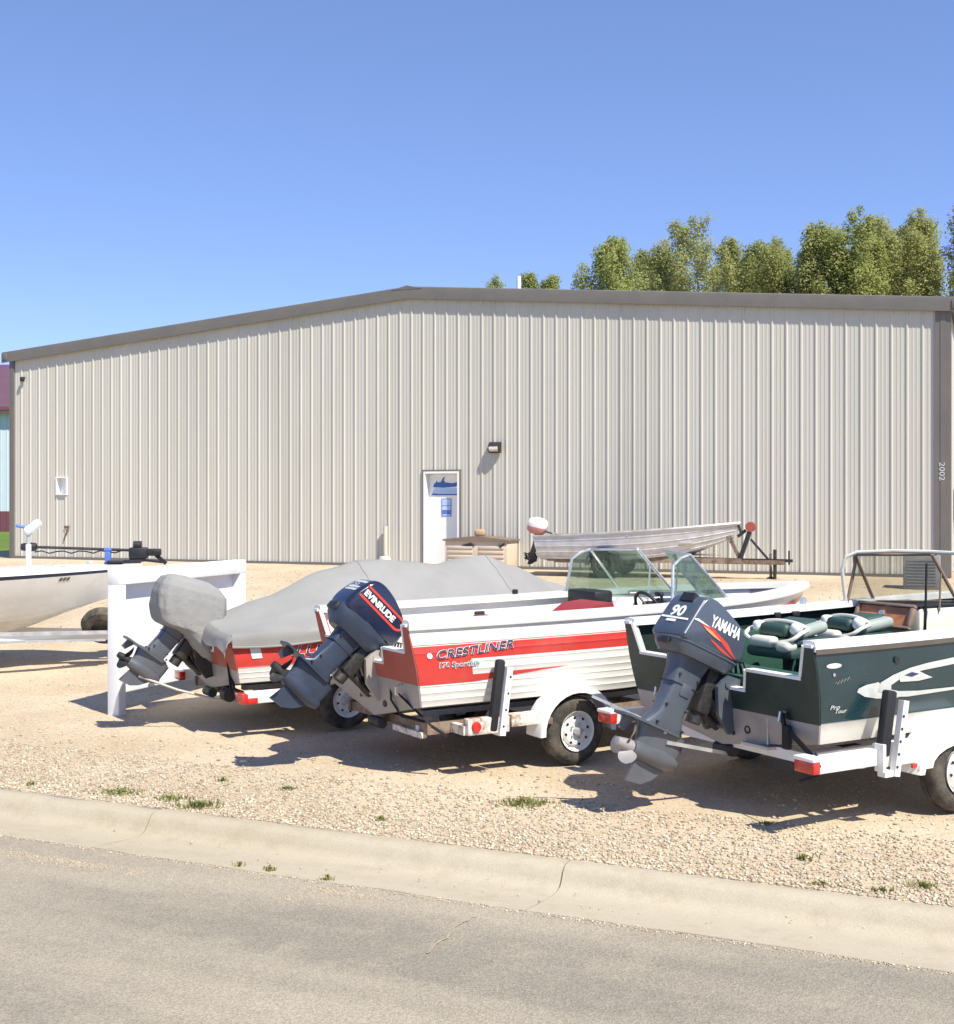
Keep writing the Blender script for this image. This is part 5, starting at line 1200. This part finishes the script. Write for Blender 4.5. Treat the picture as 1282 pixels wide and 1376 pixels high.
M_ = tiltM(radians(37)); lower_unit(MC, M_, None, .85, -.40, -.38, 'grey_motor', 'black_plastic', 'grey_motor'); bracket(MC, M_, 'dark_metal', 'dark_metal')
part('powerhead', 'dark_metal', MC, lambda m: m.loft([superring(-.38, .26, .16, .08), superring(-.38, .28, .17, .3), superring(-.38, .18, .12, .45)], 0, M_), 40)
def hood(m):
    # a soft bag over the engine: rounded crown, sides falling in folds, hem carried forward to the boat cover
    key = [(-.36, .20, .19, .21), (-.30, .13, .32, .255), (-.20, .07, .375, .275), (-.05, .02, .395, .28), (.10, -.01, .385, .275), (.20, -.02, .365, .262), (.275, -.05, .30, .225), (.315, -.07, .20, .15), (.325, -.07, .05, .04)]
    T = Matrix.Translation((-.20, 0, .36)) @ Matrix.Rotation(radians(16), 4, 'Y')
    rings = []; NR = 40; NS = 96
    for i in range(NR + 1):
        t = i / NR * (len(key) - 1); a = min(len(key) - 2, int(t)); f = t - a; f = f * f * (3 - 2 * f) * .5 + f * .5
        z, cx_, hx, hy = [key[a][q] + (key[a + 1][q] - key[a][q]) * f for q in range(4)]
        R_ = []
        for x, y, zz in superring(cx_, hx, hy, z, NS, 3.4):
            g = math.atan2(y, x - cx_); low = smooth01((.18 - z) / .40)
            fold = noise.noise(Vector((cos(g) * 3.2, sin(g) * 3.2, z * 1.2 + 5))) * .13 + noise.noise(Vector((cos(g) * 7.5 + z * 2, sin(g) * 7.5, z * 2.5))) * .07
            n = fold * (.25 + .75 * low)
            fw = smooth01((x + .05) / .35)
            R_.append((x + (x - cx_) * n, y * (1 + n), zz - .10 * fw * low + (.10 * (1 - fw)) * smooth01((-.15 - z) / .2) + n * .25))
        rings.append(R_)
    m.loft(rings, 0, T, cap=True)
mh = MB(); hood(mh); hd = mh.build('motor_cover', 'canvas_creased', None, 60); hd.location = bw(OC, BCA, -.06, 0, .86); hd.rotation_euler = (0, 0, BCA)
tag(hd, 'wrinkled grey canvas hood tied over the outboard at the white sign board', 'motor cover')
tC = trailer('boat_trailer', 'white trailer with dark wheel, under the canvas-covered red boat', OC, BCA, 1.11, 1.03, .30, .36, 'white_paint', 'rusty_frame', .02, 4.9, hC)
for s_ in (-1, 1):
    part('rear_frame', 'white_paint', tC, lambda m: (m.rbox((.30, s_ * .98, .40), (.60, .09, .12), .012), m.bar((.2, s_ * .98, .38), (.2, s_ * .7, .38), .06, .08)))
    part('taillight', 'lamp_red', tC, lambda m: (m.rbox((-.03, s_ * .98, .40), (.07, .20, .10), .012), m.rbox((.06, s_ * 1.03, .37), (.12, .02, .06), .006)))
    part('guide_post', 'white_worn', tC, lambda m: m.bar((.62, s_ * 1.02, .36), (.66, s_ * 1.02, .60), .05, .05, up=(1, 0, 0)), 0)
part('roller', 'black_plastic', tC, lambda m: (m.tube([(-.02, -.62, .38), (-.02, -.50, .38)], .07, 14), m.tube([(-.02, .10, .34), (-.02, -.10, .34)], .05, 12)))
part('transom_saver', 'gold_alu', tC, lambda m: (m.tube([(-.78, -.02, .56), (-.4, -.10, .40), (-.06, -.30, .30), (.05, -.55, .32)], .013, 8)))
part('tie_down', 'strap_black', tC, lambda m: (m.bar((-.06, -.60, .95), (-.04, -.72, .42), .03, .01), m.bar((-.05, -.5, .9), (-.02, -.8, .40), .025, .01)), 0)

# ================================================= sign board
SP0 = pix(157, 765, 13.9); SP1 = pix(320, 752, 16.2)
v = Vector((SP1.x - SP0.x, SP1.y - SP0.y)); SWID = v.length; srz = math.atan2(v.y, v.x)
sg_ = thing('sign_board', 'blank white timber sign board on two posts between the boats', 'sign', (SP0.x, SP0.y, 0), srz)
SH = 1.60
part('post', 'sign_white', sg_, lambda m: m.rbox((0, 0, SH / 2 - .15), (.13, .15, SH + .30 - .004), .008)); part('post', 'sign_white', sg_, lambda m: m.rbox((SWID, 0, SH / 2 - .1), (.13, .15, SH + .2 - .004), .008))
part('top_rail', 'sign_white', sg_, lambda m: m.rbox((SWID / 2, -.002, SH - .085), (SWID + .134, .156, .17), .006))
part('panel', 'sign_white', sg_, lambda m: m.box((SWID / 2, .055, (SH - .17 + .30) / 2), (SWID - .13, .03, SH - .47)), 0)
part('bottom_rail', 'sign_white', sg_, lambda m: m.rbox((SWID / 2, .04, .26), (SWID - .13, .06, .09), .006))

# ================================================= boat D: white fibreglass boat behind the sign
ODl = (-10.2, 17.05, gz(-8, 17.5)); DDA = radians(6)
hD = Hull(5.55, 1.0, 1.22, 1.40, .60, .36, lean=.05, bc=.42, taper=.40, rake=2.2)
bD = thing('fiberglass_boat', 'glossy white fibreglass boat with navy trim line behind the sign board', 'boat', ODl, DDA)
hm = hull_mesh(hD, bD, ['hull_white', 'decal_navy', 'hull_white'], [(.915, 0), (1, 1)])
def topdeck(m):
    us = frange(0, .998, 40)
    def f(u, w): g = hD.G(u); return (g.x, g.y * w, g.z + .05 + .05 * (1 - w * w) * min(1, (1 - u) * 4))
    m.grid(f, us, frange(-.985, .985, 14))
    for sg in (-1, 1):
        def e(u, t):
            g = hD.G(u); return (g.x, sg * g.y * (1.005 + .01 * (1 - t)), g.z + .05 * t)
        m.grid(e, us, [0, .5, 1])
part('top_deck', 'hull_white', bD, topdeck, 40)
part('transom', 'hull_white', bD, lambda m: m.add([(0, -.98, 1.2), (0, .98, 1.2), (.02, .9, .66), (.02, 0, .36), (.02, -.9, .66)], [(0, 1, 2, 3, 4)]), 0)
part('registration_decal', 'brown_mark', hm, lambda m: [m.add([tuple(hD.face(4.55 + .045 * k + a, v_, .006)) for a, v_ in ((0, .80), (.035, .80), (.05, .88), (.015, .88))], [(0, 1, 2, 3)]) for k in range(3)], 0)
part('deck_logo', 'blue_pale', bD, lambda m: [m.box((4.10 + .10 * k, -.22 + .02 * k, 1.425 + .004 * k), (.12, .10, .01)) for k in range(3)], 0)
part('deck_cleat', 'galv', bD, lambda m: (m.rbox((4.55, -.30, 1.41), (.12, .03, .04), .01), m.rbox((4.80, .10, 1.46), (.10, .03, .04), .01)))
part('deck_hatch', 'black_plastic', bD, lambda m: m.rbox((5.18, -.04, 1.475), (.22, .16, .03), .008))
part('bow_eye', 'galv', bD, lambda m: m.tube([(5.36, -.02, .98), (5.46, 0, .98), (5.36, .02, .98)], .012, 6))
tD = trailer('boat_trailer', 'pale channel-frame trailer under the glossy white boat', ODl, DDA, 1.5, 1.08, .32, .46, 'white_paint', 'white_worn', 0, 5.3, hD)
part('spare_wheel', 'rubber', tD, lambda m: m.lathe([(0, -.03), (.10, -.03), (.15, -.04), (.16, -.085), (.22, -.10), (.29, -.07), (.315, 0), (.29, .07), (.22, .10), (.16, .085), (.10, .02), (0, .02)], (5.05, -.18, .60), 'Y', 28, 0, Matrix.Translation((5.05, -.18, .60)) @ Matrix.Rotation(radians(40), 4, 'X') @ Matrix.Translation((-5.05, .18, -.60))))
part('frame_channel', 'galv', tD, lambda m: (m.bar((3.2, -.72, .54), (5.2, -.30, .52), .07, .05), m.bar((3.2, -.76, .44), (5.1, -.34, .42), .05, .03)), 0)
# bow-mounted electric motor lying on the deck, and an upright one
tm = thing('trolling_motor', 'black electric trolling motor folded flat along the white bow', 'trolling motor', bw(ODl, DDA, 5.05, .12, 1.46), DDA)
part('shaft', 'dark_metal', tm, lambda m: m.tube([(-1.02, 0, .22), (.30, 0, .17)], .02, 8)); part('cable', 'black_plastic', tm, lambda m: m.tube([(-1.0 + .1 * k, -.02, .15 + .02 * sin(k * 2.2)) for k in range(13)], .010, 6))
part('motor_pod', 'black_plastic', tm, lambda m: m.lathe([(0, -.14), (.05, -.12), (.065, 0), (.055, .08), (0, .10)], (-1.06, 0, .22), 'X', 14))
part('cradle', 'blue_mid', tm, lambda m: (m.rbox((.0, 0, .09), (.08, .10, .20), .015), m.rbox((0, 0, .18), (.11, .12, .05), .02)))
part('mount', 'black_plastic', tm, lambda m: (m.rbox((.42, 0, .13), (.26, .16, .16), .03), m.rbox((.62, 0, .14), (.22, .12, .10), .02), m.bar((.30, 0, .05), (.75, 0, .0), .10, .03), m.tube([(.35, 0, .24), (.46, 0, .24)], .06, 12), m.bar((.66, 0, .1), (.80, 0, -.02), .05, .05), m.bar((.1, 0, .0), (.5, 0, .03), .12, .04)))
part('mount_foot', 'dark_metal', tm, lambda m: m.rbox((.2, 0, -.03), (.5, .12, .06), .01))
tu = thing('trolling_motor', 'upright white trolling motor with tilted head standing on the white bow', 'trolling motor', bw(ODl, DDA, 3.98, .05, 1.36), DDA)
part('shaft', 'pvc_white', tu, lambda m: (m.tube([(0, 0, -.05), (0, 0, .36)], .038, 10))); part('upper_shaft', 'galv', tu, lambda m: m.tube([(0, 0, .36), (0, 0, .52)], .028, 10))
part('head', 'pvc_white', tu, lambda m: m.rbox((0, 0, 0), (.26, .15, .12), .05, 0, Matrix.Translation((.06, 0, .60)) @ Matrix.Rotation(radians(-38), 4, 'Y'), 3))
part('tiller', 'blue_mid', tu, lambda m: m.tube([(-.02, 0, .53), (-.06, 0, .60), (-.17, 0, .62)], .022, 8)); part('collar', 'black_plastic', tu, lambda m: m.tube([(0, 0, .50), (0, 0, .54)], .045, 10))

# ================================================= boat E: plain aluminium boat on its trailer by the wall
EA = -WA - radians(1)
e0 = pix(722, 721, 26.4)
OE = (e0.x, e0.y, gz(e0.x, e0.y))
zE = e0.z - OE[2]
hE = Hull(4.10, .72, zE, zE + .30, zE - .46, zE - .53, lean=.10, bc=.10, taper=.38, rake=1.4, sheer=1.4)
OEc = bw(OE, EA, 0, .72)
bE = thing('aluminum_boat', 'bare dull aluminium fishing boat on a trailer by the wall', 'boat', OEc, EA)
hull_mesh(hE, bE, ['alu_hull', 'alu_hull'], [(1, 0)], ribs=(.10, .32, .56, .80), ribh=.010); gunwale(hE, bE, 'bare_alu', .05, .03, .02)
transom(hE, bE, ['alu_hull', 'alu_hull'], zE - .2, zE - .05, .5, zE - .06, .4, caps='bare_alu')
deck(hE, bE, 'bare_alu', zE - .34, .05, 4.0)
for x in (.9, 2.0, 3.1): part('bench_seat', 'bare_alu', bE, lambda m: m.box((x, 0, zE - .12), (.26, 1.22 if x < 3 else .95, .03)), 0)
part('oarlock', 'galv', bE, lambda m: [m.rbox((x, -.70, zE + .05), (.06, .04, .06), .01) for x in (.35, 1.7, 1.95)])
ME = roots('outboard_motor', 'small faded red and white outboard on the bare aluminium boat', 'outboard motor', bw(OEc, EA, -.12, 0, zE - .04), EA)
M_ = tiltM(radians(12))
part('cowling', ['decal_white', 'faded_pink'], ME, lambda m: (m.loft([superring(-.20, .20, .13, .18, 20, 2.6), superring(-.20, .23, .145, .27, 20, 2.6), superring(-.19, .20, .13, .36, 20, 2.4), superring(-.17, .09, .06, .41, 20, 2.2)], 0, M_), m.loft([superring(-.20, .12, .10, .05, 20, 3), superring(-.20, .20, .135, .10, 20, 3), superring(-.20, .22, .14, .20, 20, 2.6)], 1, M_)), 50)
part('tiller', 'dark_metal', ME, lambda m: m.tube([(.0, 0, .15), (.32, .05, .12)], .018, 8, 0, M_))
lower_unit(ME, M_, None, .48, -.42, -.16, 'dark_metal', 'dark_metal'); part('clamp', 'dark_metal', ME, lambda m: m.rbox((.0, 0, -.02), (.14, .18, .16), .02))
tE = trailer('boat_trailer', 'rusty brown trailer under the bare aluminium boat', OEc, EA, 1.45, .78, .27, .36, 'dark_metal', 'rusty_frame', .1, 3.8, hE, rim='rusty_frame')
def winch(m):
    L_ = 4.12
    m.bar((L_ - .02, 0, .38), (L_ + .18, 0, .95), .10, .08); m.bar((L_ + .55, 0, .40), (L_ + .2, 0, .80), .05, .04); m.bar((L_ - .06, 0, .85), (L_ + .1, 0, .98), .05, .06); m.bar((3.4, 0, .38), (5.15, 0, .38), .08, .06); m.tube([(4.80, 0, -.05), (4.80, 0, .60)], .035, 8); m.tube([(5.08, 0, .3), (5.08, 0, .58)], .02, 6)
part('winch_post', 'dark_metal', tE, winch, 0)
part('winch_drum', 'faded_red', tE, lambda m: m.lathe([(0, -.06), (.10, -.06), (.10, -.03), (.06, -.02), (.06, .02), (.10, .03), (.10, .06), (0, .06)], (4.32, 0, 1.05), 'Y', 18))
part('winch_bracket', 'dark_metal', tE, lambda m: m.tube([(4.09, 0, .98), (4.07, 0, 1.12), (4.13, 0, .90)], .03, 6))

# ================================================= storage box by the door, grey unit by the corner
def at_wall(px, out):    # building-local (t, -out) in front of the wall
    t = wx(px); return t
t0, t1 = wx(614), wx(699); q = ws((t0 + t1) / 2, -.42); sbw = (t1 - t0) - .06
sbx = thing('storage_box', 'beige resin storage box with a brown lid beside the door', 'storage box', (q.x, q.y, gz(q.x, q.y) - .02), -WA)
SBH = wz_(730, (t0 + t1) / 2) + .10
part('body', 'resin_beige', sbx, lambda m: m.rbox((0, 0, SBH / 2), (sbw, .70, SBH), .02))
for i in range(2):
    for k in range(5): part('slat', 'resin_beige', sbx, lambda m: m.rbox(((-.25 + .5 * i) * sbw, -.356, .10 + k * SBH * .155), (sbw * .40, .03, SBH * .10), .012))
part('lid', 'resin_brown', sbx, lambda m: m.prism([(-sbw / 2 - .04, SBH - .01), (-sbw / 2 - .04, SBH + .03), (-.1, SBH + .10), (.1, SBH + .10), (sbw / 2 + .04, SBH + .03), (sbw / 2 + .04, SBH - .01)], lambda x, z: (x, -.39, z), lambda x, z: (x, .38, z)), 0)
part('latch', 'black_plastic', sbx, lambda m: (m.prism([(-.22, SBH - .10), (.0, SBH - .05), (.10, SBH - .11), (-.1, SBH - .12)], lambda x, z: (x - .12, -.375, z), lambda x, z: (x - .12, -.35, z)), m.tube([(sbw * .40, -.37, SBH - .12), (sbw * .46, -.37, SBH - .06)], .02, 6), m.tube([(sbw * .37, -.37, SBH - .06), (sbw * .41, -.37, SBH - .16)], .015, 6)), 0)
q2 = ws((t0 + t1) / 2 + .02, -.55)
rk = MB(); rk.rbox((0, 0, .09), (.26, .2, .18), .07, 0, None, 3); ro_ = rk.build('stone', 'stone_tan', None, 50); ro_.location = (q2.x, q2.y, sbx.location.z + SBH + .085)
tag(ro_, 'tan stone lying on top of the beige storage box', 'stone')
qg = pix(1247, 790, 22.6); gzz = gz(qg.x, qg.y)
un = thing('utility_unit', 'square dark grey utility unit standing on gravel at the building corner', 'utility unit', (qg.x, qg.y + .3, gzz - .02), -WA)
part('case', 'unit_grey', un, lambda m: m.rbox((0, 0, .31), (.62, .60, .62), .02)); part('top_grille', 'dark_metal', un, lambda m: (m.lathe([(.05, .03), (.22, .03), (.25, 0)], (0, 0, .62), 'Z', 20), m.box((0, 0, .63), (.5, .02, .02)), m.box((0, 0, .633), (.02, .5, .02))))
for k in range(9): part('louvre', 'unit_grey', un, lambda m: m.box((0, -.304, .10 + k * .055), (.50, .012, .028)), 0)

# ------------------------------------------------------------------ weeds
def weed(px, py, w, h_, n, label, group, seed, zg=None, dry=0.0):
    rnd = np.random.default_rng(seed)
    zg = 0.0 if zg is None else zg
    Y = (CAMH - zg) * FOC / (py - CY); X = (px - CX) / FOC * Y
    z0 = gzn(X, Y) if zg == 0 else zg
    V = []; F = []; T = []
    for i in range(n):
        r = abs(rnd.normal(0, .45)); g = rnd.uniform(0, 2 * pi)
        bx, by = r * cos(g) * w * (.7 + .5 * sin(i * .37)), r * sin(g) * w * .6; a = rnd.uniform(0, 2 * pi); l = h_ * rnd.uniform(.4, 1.1); lean = rnd.uniform(.2, 1.0) * l; wd_ = rnd.uniform(.003, .007)
        d = np.array([cos(a), sin(a)]); pp = np.array([-d[1], d[0]]) * wd_; o = len(V)
        V += [(bx - pp[0], by - pp[1], -.012), (bx + pp[0], by + pp[1], -.012), (bx + d[0] * lean * .5 + pp[0], by + d[1] * lean * .5 + pp[1], l * .7), (bx + d[0] * lean * .5 - pp[0], by + d[1] * lean * .5 - pp[1], l * .7), (bx + d[0] * lean, by + d[1] * lean, l * .85), (bx + d[0] * lean, by + d[1] * lean, l * .85)]
        F += [(o, o + 1, o + 2, o + 3)]; F += [(o + 3, o + 2, o + 4, o + 4)]; T += [min(1, rnd.random() + dry)] * 6
    tri = np.array([t for f in F for t in ((f[0], f[1], f[2]), (f[0], f[2], f[3]))]); tri = tri[[len(set(t)) == 3 for t in tri.tolist()]]
    me = fast_mesh('weed_patch', np.array(V), tri, T, 'weed'); o = bpy.data.objects.new('weed_patch', me); COL.objects.link(o); o.location = (X, Y, z0)
    tag(o, label, 'weeds', group)
for k, (px, py, w, n) in enumerate([(160, 1066, .27, 620), (228, 1075, .22, 260), (268, 1085, .22, 420), (386, 1059, .14, 140), (512, 1101, .10, 90), (706, 1077, .27, 620), (1186, 1199, .09, 120), (1240, 1192, .15, 110), (1080, 1154, .10, 60), (1030, 1105, .10, 110), (42, 1056, .08, 70), (300, 1048, .08, 40), (1105, 1190, .12, 60)]):
    wl_ = {0: 'wide green weed patch by the kerb in front of the sign board', 1: 'sparse dry weed patch between two green patches by the kerb', 2: 'dense green weed patch at the kerb joint beside the sparse one',
           5: 'lone wide weed patch on bare gravel before the white trailer wheel', 3: 'small weed patch in gravel before the covered boat'}
    weed(px, py, w, .026 + .012 * (k % 3), n, wl_.get(k, 'tiny weed sprig in the gravel behind the kerb'), 'weeds in the gravel', 60 + k, dry=.3 * (k % 3 == 1))
for k, (px, py, w, n) in enumerate([(440, 1180, .06, 60), (362, 1168, .08, 45), (322, 1162, .05, 24)]):
    weed(px, py, w, .03, n, 'dry grass tuft in the seam between gutter and road', 'grass tufts in the gutter seam', 90 + k, zg=-.088, dry=.75)
